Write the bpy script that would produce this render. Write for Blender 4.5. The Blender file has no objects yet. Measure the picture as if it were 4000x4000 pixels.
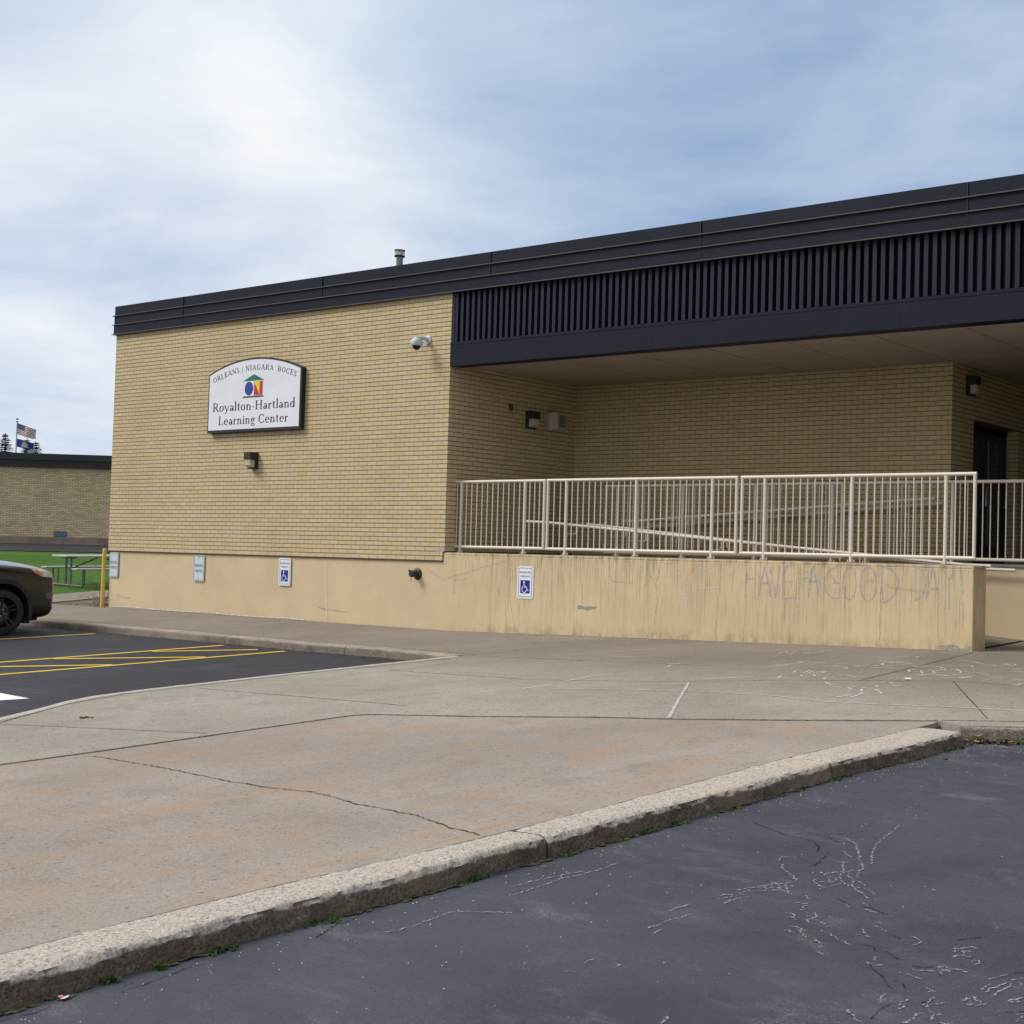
import bpy, bmesh, math, random
from mathutils import Vector, Matrix, noise as mnoise
from mathutils.bvhtree import BVHTree
random.seed(7)
R=math.radians
scn=bpy.context.scene; COL=scn.collection
# ------------------------------------------------------------ camera
def basis(yaw,pitch,roll):
    d=Vector((-math.sin(yaw)*math.cos(pitch),math.cos(yaw)*math.cos(pitch),math.sin(pitch)))
    r=Vector((math.cos(yaw),math.sin(yaw),0)); u=r.cross(d)
    return math.cos(roll)*r+math.sin(roll)*u,-math.sin(roll)*r+math.cos(roll)*u,d
cr,cu,cd=basis(.56633,.03326,.02261)
cam=bpy.data.cameras.new('camera'); camo=bpy.data.objects.new('camera',cam); COL.objects.link(camo)
cam.sensor_width=36; cam.lens=5048.52/4000*36; cam.shift_x=-0.25; cam.clip_end=3000; cam.clip_start=.05
camo.matrix_world=Matrix(((cr.x,cu.x,-cd.x,14.1226),(cr.y,cu.y,-cd.y,-13.4239),(cr.z,cu.z,-cd.z,1.206),(0,0,0,1)))
scn.camera=camo
# ------------------------------------------------------------ exposure
scn.view_settings.view_transform='Standard'; scn.view_settings.look='None'
scn.view_settings.exposure=0.0; scn.view_settings.gamma=1; scn.view_settings.use_curve_mapping=False
# ------------------------------------------------------------ node helper
class NT:
    def __init__(s,tree): s.t=tree; s.n=tree.nodes; s.l=tree.links; s.n.clear()
    def add(s,ty,**k):
        n=s.n.new(ty)
        for a,b in k.items(): setattr(n,a,b)
        return n
    def put(s,sock,v):
        if isinstance(v,bpy.types.NodeSocket): s.l.new(v,sock)
        elif isinstance(v,(tuple,list)):
            v=tuple(v); sock.default_value=v if len(v)==len(sock.default_value) else v+(1,)
        else: sock.default_value=v
    def m(s,op,a,b=0.,c=None,clamp=False):
        n=s.add('ShaderNodeMath',operation=op,use_clamp=clamp); s.put(n.inputs[0],a); s.put(n.inputs[1],b)
        if c is not None: s.put(n.inputs[2],c)
        return n.outputs[0]
    def vm(s,op,a,b=None):
        n=s.add('ShaderNodeVectorMath',operation=op); s.put(n.inputs[0],a)
        if b is not None: s.put(n.inputs[1],b)
        return n.outputs['Value'] if op in('DOT_PRODUCT','LENGTH') else n.outputs[0]
    def mix(s,f,a,b,bt='MIX'):
        n=s.add('ShaderNodeMix',data_type='RGBA',blend_type=bt); s.put(n.inputs[0],f)
        for i,v in ((6,a),(7,b)):
            s.put(n.inputs[i],v)
        return n.outputs[2]
    def pos(s): return s.add('ShaderNodeNewGeometry').outputs['Position']
    def obj(s): return s.add('ShaderNodeTexCoord').outputs['Object']
    def xyz(s,v):
        n=s.add('ShaderNodeSeparateXYZ'); s.put(n.inputs[0],v); return n.outputs
    def cmb(s,x,y,z):
        n=s.add('ShaderNodeCombineXYZ')
        for i,v in enumerate((x,y,z)): s.put(n.inputs[i],v)
        return n.outputs[0]
    def scl(s,v,k):
        return s.vm('MULTIPLY',v,k)
    def noise(s,v,scale,detail=3.,rough=.55,col=False,dist=0.):
        n=s.add('ShaderNodeTexNoise'); s.put(n.inputs['Vector'],v); n.inputs['Scale'].default_value=scale
        n.inputs['Detail'].default_value=detail; n.inputs['Roughness'].default_value=rough; n.inputs['Distortion'].default_value=dist
        return n.outputs['Color'] if col else n.outputs['Fac']
    def vor(s,v,scale,feature='F1',out='Distance',rnd=1.):
        n=s.add('ShaderNodeTexVoronoi',feature=feature); s.put(n.inputs['Vector'],v); n.inputs['Scale'].default_value=scale
        n.inputs['Randomness'].default_value=rnd
        return n.outputs[out]
    def ramp(s,f,a,b,lo=0.,hi=1.):  # smooth map range
        n=s.add('ShaderNodeMapRange',interpolation_type='SMOOTHSTEP'); s.put(n.inputs[0],f)
        for i,v in ((1,a),(2,b),(3,lo),(4,hi)): s.put(n.inputs[i],v)
        return n.outputs[0]
    def lin(s,f,a,b,lo=0.,hi=1.):
        n=s.add('ShaderNodeMapRange'); s.put(n.inputs[0],f)
        for i,v in ((1,a),(2,b),(3,lo),(4,hi)): s.put(n.inputs[i],v)
        return n.outputs[0]
    def out(s,col,rough=.8,bump=None,bs=.3,bd=.01,metal=0.,spec=.5,alpha=None,normal=None,**k):
        p=s.add('ShaderNodeBsdfPrincipled'); o=s.add('ShaderNodeOutputMaterial')
        s.put(p.inputs['Base Color'],col); s.put(p.inputs['Roughness'],rough); s.put(p.inputs['Metallic'],metal)
        s.put(p.inputs['Specular IOR Level'],spec)
        for a,b in k.items(): s.put(p.inputs[a.replace('_',' ')],b)
        if alpha is not None: s.put(p.inputs['Alpha'],alpha)
        if bump is not None:
            b=s.add('ShaderNodeBump'); b.inputs['Strength'].default_value=bs; b.inputs['Distance'].default_value=bd
            s.put(b.inputs['Height'],bump); s.l.new(b.outputs[0],p.inputs['Normal'])
        s.l.new(p.outputs[0],o.inputs[0]); return p
def M(name):
    m=bpy.data.materials.new(name); m.use_nodes=True; return m,NT(m.node_tree)
# ------------------------------------------------------------ world
W=bpy.data.worlds.new('World'); scn.world=W; W.use_nodes=True
SUN_EL,SUN_DIR=46.,Vector((-.74,-.67,0)).normalized()
t=NT(W.node_tree)
sky=t.add('ShaderNodeTexSky',sky_type='NISHITA',sun_disc=False)
sky.sun_elevation=R(SUN_EL); sky.sun_rotation=math.atan2(SUN_DIR.x,SUN_DIR.y); sky.air_density=1; sky.dust_density=1.5
D0=t.vm('NORMALIZE',t.add('ShaderNodeTexCoord').outputs['Generated'])
sx,sy,sz=t.xyz(D0)
zz=t.m('ADD',t.m('MAXIMUM',sz,0.),.18)
pl=t.cmb(t.m('DIVIDE',sx,zz),t.m('DIVIDE',sy,zz),0.)
n1=t.noise(pl,1.5,5,.54,dist=.35)
n2=t.noise(t.scl(pl,(1.,1.5,1.)),3.2,6,.56,dist=.5)
n3=t.noise(t.vm('ADD',pl,(5.,2.,0)),.45,3,.5)
def dirpx(x,y): return (cd+(x-3000)/5048.52*cr-(y-2000)/5048.52*cu).normalized()
LV=dirpx(500,900); glow=t.vm('DOT_PRODUCT',D0,tuple(LV))
g1=t.ramp(glow,.88,1.0)
LV2=dirpx(650,1080); g2=t.ramp(t.vm('DOT_PRODUCT',D0,tuple(LV2)),.972,1.0)
LV3=dirpx(3700,900); g3=t.ramp(t.vm('DOT_PRODUCT',D0,tuple(LV3)),.86,1.)
cl=t.m('ADD',t.m('MULTIPLY',n1,.88),t.m('MULTIPLY',n2,.22))
cl=t.m('ADD',cl,t.m('MULTIPLY',t.m('SUBTRACT',n3,.5),.35))
cl=t.m('ADD',cl,t.m('MULTIPLY',g1,.36))
cl=t.m('SUBTRACT',cl,t.m('MULTIPLY',g3,.20))
LV4=dirpx(60,1450); g4=t.ramp(t.vm('DOT_PRODUCT',D0,tuple(LV4)),.965,1.); cl=t.m('SUBTRACT',cl,t.m('MULTIPLY',g4,.22))
LV5=dirpx(1500,300); g5=t.ramp(t.vm('DOT_PRODUCT',D0,tuple(LV5)),.95,1.); cl=t.m('SUBTRACT',cl,t.m('MULTIPLY',g5,.12))
up=t.ramp(sz,.45,.95)
veil=t.mix(t.ramp(sz,.0,.35),(.43,.57,.83),(.35,.48,.75))
veil=t.mix(t.m('MULTIPLY',g3,.85),veil,(.29,.42,.66))
skyc=t.scl(sky.outputs[0],(.10,.10,.10))
veil=t.mix(t.ramp(n1,  .30,.72,0.,.34),veil,(.52,.63,.82)); veil=t.mix(t.ramp(n3,.55,.38,0.,.0),veil,(.3,.4,.6))
base=t.mix(.85,skyc,veil)
fac=t.lin(cl,.32,.92)
cc=t.mix(g2,(.77,.85,.93),(.99,1.0,1.0))
colr=t.mix(fac,base,cc)
colr=t.mix(up,colr,t.mix(fac,(.90,.94,.99),(1.30,1.31,1.33)))   # thinner, brighter cloud high overhead
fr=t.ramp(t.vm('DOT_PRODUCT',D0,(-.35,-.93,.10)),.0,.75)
colr=t.mix(fr,colr,t.mix(fac,(.60,.63,.68),(.86,.87,.90)))   # added brightness in the unseen sky behind the viewer, lights the facade
below=t.ramp(sz,-.02,.0)
colr=t.mix(below,(.3,.3,.3),colr)
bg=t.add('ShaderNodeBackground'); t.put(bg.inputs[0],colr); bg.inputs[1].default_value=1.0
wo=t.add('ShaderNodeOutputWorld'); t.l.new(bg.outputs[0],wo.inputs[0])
# ------------------------------------------------------------ sun
sl=bpy.data.lights.new('sun','SUN'); sl.energy=3.0; sl.angle=R(26); sl.color=(1,.975,.94)
so=bpy.data.objects.new('sun',sl); COL.objects.link(so)
sv=Vector((SUN_DIR.x*math.cos(R(SUN_EL)),SUN_DIR.y*math.cos(R(SUN_EL)),math.sin(R(SUN_EL))))
so.rotation_euler=sv.to_track_quat('Z','Y').to_euler(); so.location=(0,-5,30)
# ------------------------------------------------------------ mesh helpers
class MB:
    def __init__(s): s.v=[]; s.f=[]; s.mi=[]
    def quad(s,*p,mi=0):
        i=len(s.v); s.v+= [tuple(q) for q in p]; s.f.append(tuple(range(i,i+len(p)))); s.mi.append(mi); return s
    def box(s,x0,x1,y0,y1,z0,z1,mi=0,M4=None):
        i=len(s.v); P=[(x,y,z) for z in (z0,z1) for y in (y0,y1) for x in (x0,x1)]
        if M4 is not None: P=[tuple(M4@Vector(p)) for p in P]
        s.v+=P
        for f in ((0,2,3,1),(4,5,7,6),(0,1,5,4),(2,6,7,3),(0,4,6,2),(1,3,7,5)):
            s.f.append(tuple(i+k for k in f)); s.mi.append(mi)
        return s
    def tube(s,pts,r,seg=12,cap=True,mi=0,rb=None):
        pts=[Vector(p) for p in pts]; n=len(pts); rings=[]
        up=None
        for k,p in enumerate(pts):
            if k==0: tdir=pts[1]-p
            elif k==n-1: tdir=p-pts[k-1]
            else: tdir=(pts[k+1]-p).normalized()+(p-pts[k-1]).normalized()
            tdir.normalize()
            if up is None:
                up=Vector((0,0,1)) if abs(tdir.z)<.9 else Vector((1,0,0))
            a=tdir.cross(up).normalized(); b=a.cross(tdir).normalized(); up=b
            sc=1.
            if 0<k<n-1:
                cs=(pts[k+1]-p).normalized().dot((p-pts[k-1]).normalized()); sc=1/max(.5,math.sqrt((1+cs)/2))
            rr=r[k] if isinstance(r,(list,tuple)) else r
            base=len(s.v); rings.append(base)
            for j in range(seg):
                an=2*math.pi*j/seg; s.v.append(tuple(p+a*math.cos(an)*rr*sc+b*math.sin(an)*rr))
        for k in range(n-1):
            for j in range(seg):
                s.f.append((rings[k]+j,rings[k]+(j+1)%seg,rings[k+1]+(j+1)%seg,rings[k+1]+j)); s.mi.append(mi)
        if cap:
            s.f.append(tuple(rings[0]+j for j in range(seg))[::-1]); s.mi.append(mi)
            s.f.append(tuple(rings[-1]+j for j in range(seg))); s.mi.append(mi)
        return s
    def lathe(s,prof,c,ax='z',seg=24,mi=0):
        rings=[]
        for r,h in prof:
            rings.append(len(s.v))
            for j in range(seg):
                a=2*math.pi*j/seg; x,y=r*math.cos(a),r*math.sin(a)
                p={'z':(x,y,h),'y':(x,h,y),'x':(h,x,y)}[ax]
                s.v.append((c[0]+p[0],c[1]+p[1],c[2]+p[2]))
        for k in range(len(rings)-1):
            for j in range(seg):
                s.f.append((rings[k]+j,rings[k]+(j+1)%seg,rings[k+1]+(j+1)%seg,rings[k+1]+j)); s.mi.append(mi)
        return s
    def prism(s,pts,fn,d,mi=0):   # 2D polygon; fn(x,y,h)->3D ; thickness d
        n=len(pts); i=len(s.v)
        s.v+=[tuple(fn(x,y,0)) for x,y in pts]+[tuple(fn(x,y,d)) for x,y in pts]
        s.f.append(tuple(range(i,i+n))); s.f.append(tuple(range(i+n,i+2*n))[::-1]); s.mi+=[mi,mi]
        for k in range(n): s.f.append((i+k,i+(k+1)%n,i+n+(k+1)%n,i+n+k)); s.mi.append(mi)
        return s
    def build(s,name,mat,parent=None,smooth=False,bevel=0.,origin=None):
        me=bpy.data.meshes.new(name); o0=Vector(origin) if origin else Vector((0,0,0))
        me.from_pydata([tuple(Vector(v)-o0) for v in s.v],[],s.f)
        mats=mat if isinstance(mat,(list,tuple)) else [mat]
        for m in mats: me.materials.append(m)
        for p,k in zip(me.polygons,s.mi): p.material_index=k
        bm=bmesh.new(); bm.from_mesh(me); bmesh.ops.recalc_face_normals(bm,faces=bm.faces); bm.to_mesh(me); bm.free()
        if smooth:
            try: me.shade_smooth()
            except Exception: pass
        o=bpy.data.objects.new(name,me); COL.objects.link(o); o.location=o0
        if parent is not None:
            o.parent=parent; o.location=o0-world_loc(parent)
        if bevel:
            b=o.modifiers.new('bevel','BEVEL'); b.width=bevel; b.segments=2; b.limit_method='ANGLE'; b.angle_limit=R(40)
        if smooth: auto_smooth(o)
        return o
def auto_smooth(o,ang=38):
    me=o.data; bm=bmesh.new(); bm.from_mesh(me)
    for e in bm.edges:
        if len(e.link_faces)==2 and e.calc_face_angle(0)>R(ang): e.smooth=False
    bm.to_mesh(me); bm.free()
def world_loc(o):
    l=Vector(o.location)
    while o.parent: o=o.parent; l=l+Vector(o.location)
    return l
def tag(o,label=None,cat=None,group=None,kind=None):
    if label: o['label']=label
    if cat: o['category']=cat
    if group: o['group']=group
    if kind: o['kind']=kind
    return o
def thing(name,loc,label,cat,group=None):
    o=bpy.data.objects.new(name,None); COL.objects.link(o); o.location=loc; o.empty_display_size=.1
    return tag(o,label,cat,group)
def struct(o,label=None): 
    o['kind']='structure'
    if label: o['label']=label
    return o
def copy_tree(o,parent=None,loc=None):
    c=o.copy(); COL.objects.link(c); c.parent=parent
    if loc is not None: c.location=loc
    for ch in list(o.children): copy_tree(ch,c)
    return c
# ------------------------------------------------------------ materials
def simple(name,col,rough=.6,metal=0.,var=.12,sc=14.,bump=0.,spec=.5,**k):
    m,t=M(name); v=t.pos(); n=t.noise(v,sc,4,.6)
    c1=tuple(x*(1-var) for x in col); c2=tuple(min(1,x*(1+var)) for x in col)
    c=t.mix(t.ramp(n,.3,.7),c1,c2)
    t.out(c,rough,metal=metal,spec=spec,bump=(t.noise(v,sc*9,2) if bump else None),bs=bump,bd=.003,**k); return m
def brick(name,axis,z0,x0=0.,dark=1.):
    m,t=M(name); x,y,z=t.xyz(t.pos())
    u=t.m('SUBTRACT',x if axis=='x' else y,x0)
    v=t.m('SUBTRACT',z,z0)
    # tiny waviness of the courses
    wv=t.noise(t.pos(),.9,2); v2=t.m('ADD',v,t.m('MULTIPLY',t.m('SUBTRACT',wv,.5),.008))
    BH,BW=.0677,.2032
    row=t.m('FLOOR',t.m('DIVIDE',v2,BH)); fv=t.m('FRACT',t.m('DIVIDE',v2,BH))
    off=t.m('MULTIPLY',t.m('MODULO',t.m('ABSOLUTE',row),2.),.5)
    jit=t.add('ShaderNodeTexWhiteNoise',noise_dimensions='1D'); t.put(jit.inputs['W'],row)
    uu=t.m('ADD',t.m('ADD',t.m('DIVIDE',u,BW),off),t.m('MULTIPLY',jit.outputs[0],.06))
    colm=t.m('FLOOR',uu); fu=t.m('FRACT',uu)
    wn=t.add('ShaderNodeTexWhiteNoise',noise_dimensions='2D'); t.put(wn.inputs['Vector'],t.cmb(row,colm,0.))
    rv=wn.outputs[0]; rc=wn.outputs[1]
    wn2=t.add('ShaderNodeTexWhiteNoise',noise_dimensions='2D'); t.put(wn2.inputs['Vector'],t.cmb(t.m('ADD',row,31.),colm,0.)); rv2=wn2.outputs[0]
    # joints: dark bed joint at cell bottom with recess shadow painted in, head joint thinner
    bed=t.m('LESS_THAN',fv,.165); bedsoft=t.ramp(fv,.12,.165,1.,0.)
    head=t.m('LESS_THAN',fu,.043); headsoft=t.ramp(fu,.03,.055,1.,0.)
    joint=t.m('MAXIMUM',bedsoft,t.m('MULTIPLY',headsoft,.85))
    c=t.mix(t.ramp(rv,.1,.9),(.565,.44,.245),(.61,.475,.275))
    c=t.mix(t.ramp(rv2,.62,.9,0.,.8),c,(.57,.46,.31))
    c=t.mix(t.ramp(rv2,.05,.30,.6,0.),c,(.52,.41,.225))
    fine=t.noise(t.pos(),130.,3,.7); c=t.mix(t.ramp(fine,.3,.75,0.,.25),c,(.42,.33,.18))
    big=t.noise(t.pos(),.7,4); c=t.mix(t.ramp(big,.4,.75,0.,.30),c,(.43,.35,.21))
    mort=t.mix(t.noise(t.pos(),40.,2),(.10,.085,.055),(.17,.145,.10))
    mort=t.mix(bedsoft,t.scl(mort,(1.6,1.55,1.4)),t.scl(mort,(.75,.72,.68)))
    c=t.mix(joint,c,mort)
    # faint white bloom
    bl=t.noise(t.scl(t.pos(),(1.,1.,2.2)),2.3,5,.65); c=t.mix(t.ramp(bl,.66,.82,0.,.25),c,(.48,.46,.40))
    h=t.m('ADD',t.m('SUBTRACT',1.,joint),t.m('MULTIPLY',fine,.2))
    t.out(c,.88,bump=h,bs=.55,bd=.008,spec=.3); return m
B_front=brick('brick_front','x',1.010+.0, -.0)
B_side=brick('brick_side','y',1.010)
def stucco(name,base,streaks=False,x0=.0,top=1.135):
    m,t=M(name); P=t.pos(); x,y,z=t.xyz(P)
    n=t.noise(P,1.2,5,.6); n2=t.noise(P,9.,4,.6); f=t.noise(P,160.,2,.6)
    c=t.mix(t.ramp(n,.3,.7),tuple(k*.93 for k in base),tuple(k*1.06 for k in base))
    c=t.mix(t.ramp(n2,.5,.8,0.,.18),c,tuple(k*.8 for k in base))
    c=t.mix(t.ramp(f,.55,.8,0.,.25),c,tuple(k*.72 for k in base))
    # lighter rust-orange bloom and scuffs near the ground
    lo=t.ramp(z,.05,.55,1.,0.); c=t.mix(t.m('MULTIPLY',lo,t.ramp(t.noise(t.vm('ADD',P,(3,1,7)),1.7,4),.45,.75,0.,.35)),c,(.60,.43,.23))
    if streaks:
        xs=t.cmb(t.m('MULTIPLY',x,1.),t.m('MULTIPLY',y,1.),t.m('MULTIPLY',z,.03))
        s1=t.ramp(t.noise(xs,38.,2,.5),.565,.65)
        s2=t.ramp(t.noise(t.vm('ADD',xs,(7,0,0)),95.,1,.5),.58,.68)
        s3=t.ramp(t.noise(t.vm('ADD',xs,(2,5,0)),6.,3,.6),.50,.72)
        xo=t.cmb(x,y,0.)
        ln=t.lin(t.noise(xo,9.,3,.6),.3,.7,.35,1.9)
        dep=t.m('SUBTRACT',top,z)
        fade=t.m('SUBTRACT',1.,t.m('DIVIDE',dep,ln),clamp=True); fade=t.m('POWER',fade,.9)
        xr=t.m('MULTIPLY',t.ramp(x,x0,x0+.9,.15,1.),fade)
        c=t.mix(t.m('MULTIPLY',t.m('MULTIPLY',s3,xr),.42),c,(.235,.20,.12))
        c=t.mix(t.m('MULTIPLY',t.m('MULTIPLY',s1,xr),.36),c,(.15,.12,.075))
        c=t.mix(t.m('MULTIPLY',t.m('MULTIPLY',s2,xr),.5),c,(.10,.08,.055))
        tp=t.m('MULTIPLY',t.ramp(dep,.0,.10,1.,0.),t.ramp(t.noise(xo,9.,3),.42,.66)); c=t.mix(t.m('MULTIPLY',tp,.6),c,(.13,.13,.08))
        # mould creeping up from the pavement
        gz=t.m('SUBTRACT',z,t.m('MULTIPLY',x,.0225)); hn=t.lin(t.noise(xo,2.2,4,.6),.3,.75,.05,.34)
        al=t.ramp(t.m('DIVIDE',gz,hn),.0,1.,1.,0.); al=t.m('MULTIPLY',al,t.ramp(t.noise(t.scl(P,(1,1,.5)),9.,6,.75),.36,.70))
        al=t.m('MULTIPLY',al,t.ramp(x,x0-.4,x0+1.2))
        c=t.mix(t.m('MULTIPLY',al,.55),c,t.mix(t.noise(P,12.,2),(.10,.085,.035),(.17,.14,.05)))
    t.out(c,.9,bump=t.noise(P,90.,4,.7),bs=.35,bd=.004,spec=.25); return m
STUC=stucco('painted_stucco',(.60,.475,.30))
STUC_R=stucco('streaked_stucco',(.60,.47,.29),True)
def concrete(name,A,B,rust=0.,pits=1.,stain=(.20,.16,.12),far=None):
    m,t=M(name); P=t.pos(); x,y,z=t.xyz(P)
    n=t.noise(P,.55,5,.6); n2=t.noise(P,3.2,5,.62); f=t.noise(P,75.,3,.75)
    a,b=A,B
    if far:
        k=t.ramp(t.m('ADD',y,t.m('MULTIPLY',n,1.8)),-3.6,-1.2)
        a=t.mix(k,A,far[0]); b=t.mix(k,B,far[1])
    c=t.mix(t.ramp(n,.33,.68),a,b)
    c=t.mix(t.ramp(n2,.46,.74,0.,.55),c,stain)
    sw_=t.noise(t.scl(t.vm('ADD',P,(3,8,0)),(1.6,.5,1.)),1.6,6,.68,dist=.5); c=t.mix(t.ramp(sw_,.52,.72,0.,.45),c,t.scl(c,(.78,.76,.74))); c=t.mix(t.ramp(sw_,.30,.46,.35,0.),c,t.scl(c,(1.16,1.16,1.17)))
    mg=t.noise(P,26.,4,.8); c=t.mix(t.ramp(mg,.35,.5,.38,0.),c,t.scl(c,(.70,.68,.66))); c=t.mix(t.ramp(mg,.55,.72,0.,.35),c,t.scl(c,(1.22,1.22,1.22)))
    c=t.mix(t.ramp(f,.50,.70,0.,.7),c,t.scl(c,(.56,.54,.52)))
    c=t.mix(t.ramp(t.noise(t.vm('ADD',P,(9,9,0)),95.,2,.6),.62,.74,0.,.6),c,(.56,.53,.48))
    if rust:
        rn=t.noise(t.scl(t.vm('ADD',P,(1,4,0)),(2.2,.75,1)),1.25,5,.62,dist=.3)
        c=t.mix(t.ramp(rn,.48,.72,0.,rust),c,(.33,.205,.12))
        rn2=t.noise(t.scl(t.vm('ADD',P,(11,4,0)),(3.4,.5,1)),1.9,6,.7,dist=.4)
        c=t.mix(t.ramp(rn2,.60,.72,0.,rust*.9),c,(.34,.185,.09))
    # pop-out pits and dark grit
    vd=t.vor(t.scl(P,(1,1,1)),17.); vc=t.xyz(t.vor(P,17.,out='Color'))
    pit=t.m('MULTIPLY',t.ramp(vd,.11,.20,1.,0.),t.m('GREATER_THAN',vc[0],.70)); pit=t.m('MULTIPLY',pit,pits)
    vd2=t.vor(P,48.); vc2=t.xyz(t.vor(P,48.,out='Color')); pit2=t.m('MULTIPLY',t.ramp(vd2,.2,.30,1.,0.),t.m('GREATER_THAN',vc2[0],.72))
    pit=t.m('MAXIMUM',pit,t.m('MULTIPLY',pit2,.8*pits))
    c=t.mix(t.m('MULTIPLY',pit,.75),c,(.10,.09,.085))
    h=t.m('SUBTRACT',t.m('ADD',t.m('MULTIPLY',f,.5),t.m('MULTIPLY',n2,.3)),t.m('MULTIPLY',pit,.8))
    t.out(c,.92,bump=h,bs=.5,bd=.006,spec=.2); return m
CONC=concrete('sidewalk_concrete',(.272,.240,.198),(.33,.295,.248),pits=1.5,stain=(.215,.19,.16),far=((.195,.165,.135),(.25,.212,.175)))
CONC_R=concrete('rust_stained_concrete',(.262,.222,.188),(.322,.276,.236),rust=.55,pits=.8,stain=(.225,.185,.15))
def kerbmat(name,top,side,face_thr=.5):
    m,t=M(name); P=t.pos(); g=t.add('ShaderNodeNewGeometry')
    nz=t.xyz(g.outputs['Normal'])[2]
    v1=t.vor(t.scl(P,(1.,1.,1.)),120.,out='Color'); vr=t.xyz(v1)
    st=t.mix(vr[0],tuple(k*.78 for k in top),tuple(min(.8,k*1.22) for k in top))
    v3=t.xyz(t.vor(P,75.,out='Color')); st=t.mix(t.m('MULTIPLY',t.m('GREATER_THAN',v3[1],.90),.6),st,(.17,.165,.16)); st=t.mix(t.m('MULTIPLY',t.m('GREATER_THAN',vr[1],.88),.7),st,(.18,.17,.16)); st=t.mix(t.ramp(t.noise(P,14.,5,.75),.5,.75,0.,.5),st,(.33,.29,.25))
    st=t.mix(t.m('MULTIPLY',t.m('GREATER_THAN',vr[2],.86),.5),st,(.50,.38,.25))
    st=t.mix(t.ramp(t.noise(P,2.2,4),.50,.72,0.,.5),st,(.50,.37,.26))
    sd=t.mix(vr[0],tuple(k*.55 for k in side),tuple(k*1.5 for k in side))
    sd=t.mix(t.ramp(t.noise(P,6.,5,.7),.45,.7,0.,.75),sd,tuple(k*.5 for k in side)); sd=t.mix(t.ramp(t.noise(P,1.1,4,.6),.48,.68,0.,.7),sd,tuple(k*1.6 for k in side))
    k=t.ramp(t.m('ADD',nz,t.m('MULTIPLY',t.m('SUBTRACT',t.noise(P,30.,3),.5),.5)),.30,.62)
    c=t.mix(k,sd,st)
    t.out(c,.93,bump=t.m('ADD',t.noise(P,60.,5,.75),t.m('MULTIPLY',t.vor(P,90.),.4)),bs=.6,bd=.008,spec=.2); return m
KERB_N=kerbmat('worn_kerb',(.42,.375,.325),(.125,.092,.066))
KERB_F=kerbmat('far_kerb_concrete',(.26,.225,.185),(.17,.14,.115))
def asphalt():
    m,t=M('asphalt'); P=t.pos(); x,y,z=t.xyz(P)
    n=t.noise(P,.6,6,.66,dist=.4); n2=t.noise(t.scl(P,(1,2.2,1)),2.2,8,.74,dist=.3); f=t.noise(P,150.,3,.8)
    c=t.mix(t.ramp(n,.3,.7),(.036,.038,.048),(.064,.066,.082))
    c=t.mix(t.ramp(n2,.50,.72,0.,.6),c,(.098,.102,.122)); mg=t.noise(P,34.,4,.8); c=t.mix(t.ramp(mg,.36,.5,.5,0.),c,t.scl(c,(.68,.68,.7))); c=t.mix(t.ramp(mg,.56,.74,0.,.5),c,t.scl(c,(1.35,1.35,1.33)))
    c=t.mix(t.ramp(t.noise(t.scl(P,(1.,.35,1.)),3.,5,.6),.58,.75,0.,.5),c,(.045,.047,.057))
    c=t.mix(t.ramp(f,.5,.78,0.,.7),c,(.030,.030,.036))
    # light mineral specks, denser in patches
    vd=t.vor(P,150.); vc=t.xyz(t.vor(P,150.,out='Color')); pat=t.ramp(t.noise(P,1.1,5,.7),.50,.70)
    thr=t.m('SUBTRACT',.985,t.m('MULTIPLY',pat,.17))
    sp=t.m('MULTIPLY',t.ramp(vd,.2,.34,1.,0.),t.m('GREATER_THAN',vc[0],thr)); c=t.mix(t.m('MULTIPLY',sp,.55),c,(.30,.29,.28))
    wr=t.m('MULTIPLY',t.ramp(t.noise(t.scl(P,(.7,1.3,1)),2.1,4,.6),.56,.70),t.ramp(t.noise(P,110.,3,.8),.44,.62)); c=t.mix(t.m('MULTIPLY',wr,.55),c,(.24,.23,.22))
    # the left lot is newer and blacker
    k=t.ramp(x,4.,6.,1.,0.); c=t.mix(k,c,t.scl(c,(.42,.42,.45)))
    t.out(c,t.lin(n2,.3,.7,.62,.85),bump=t.m('ADD',f,t.m('MULTIPLY',n2,.6)),bs=.7,bd=.006,spec=.35); return m
ASPH=asphalt()
def grassmat():
    m,t=M('grass'); P=t.pos()
    n=t.noise(P,.5,4); n2=t.noise(t.scl(P,(1,1,1)),6.,6,.75); f=t.noise(P,38.,3,.8)
    c=t.mix(t.ramp(n,.3,.7),(.062,.15,.014),(.085,.19,.02))
    c=t.mix(t.ramp(n2,.42,.66,0.,.8),c,(.028,.07,.008)); c=t.mix(t.ramp(f,.55,.75,0.,.6),c,(.09,.16,.025))
    t.out(c,.9,bump=t.m('ADD',f,n2),bs=1.,bd=.05,spec=.2); return m
GRASS=grassmat()
SOIL=simple('soil',(.11,.085,.055),.95,var=.5,sc=9,bump=.8)
DARKM=simple('dark_bronze_metal',(.0065,.008,.019),.5,var=.14,sc=2.2,spec=.18)
RIBM=simple('fascia_rib_metal',(.07,.065,.065),.38,var=.1,sc=3)
LOUVM=simple('louver_metal',(.011,.014,.027),.5,var=.12,sc=2.2,spec=.25)
DARKIN=simple('louver_back_metal',(.006,.007,.011),.5,var=.1,sc=3)
SOFF=simple('soffit_panel',(.36,.31,.275),.8,var=.06,sc=1.5)
JOINT=simple('joint_dirt',(.045,.04,.03),.95,var=.5,sc=30)
JOINTL=simple('joint_sealant',(.40,.38,.345),.9,var=.25,sc=30)
MOSS=simple('moss',(.055,.06,.018),.95,var=.6,sc=40,bump=.8)
YEL=None
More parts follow.
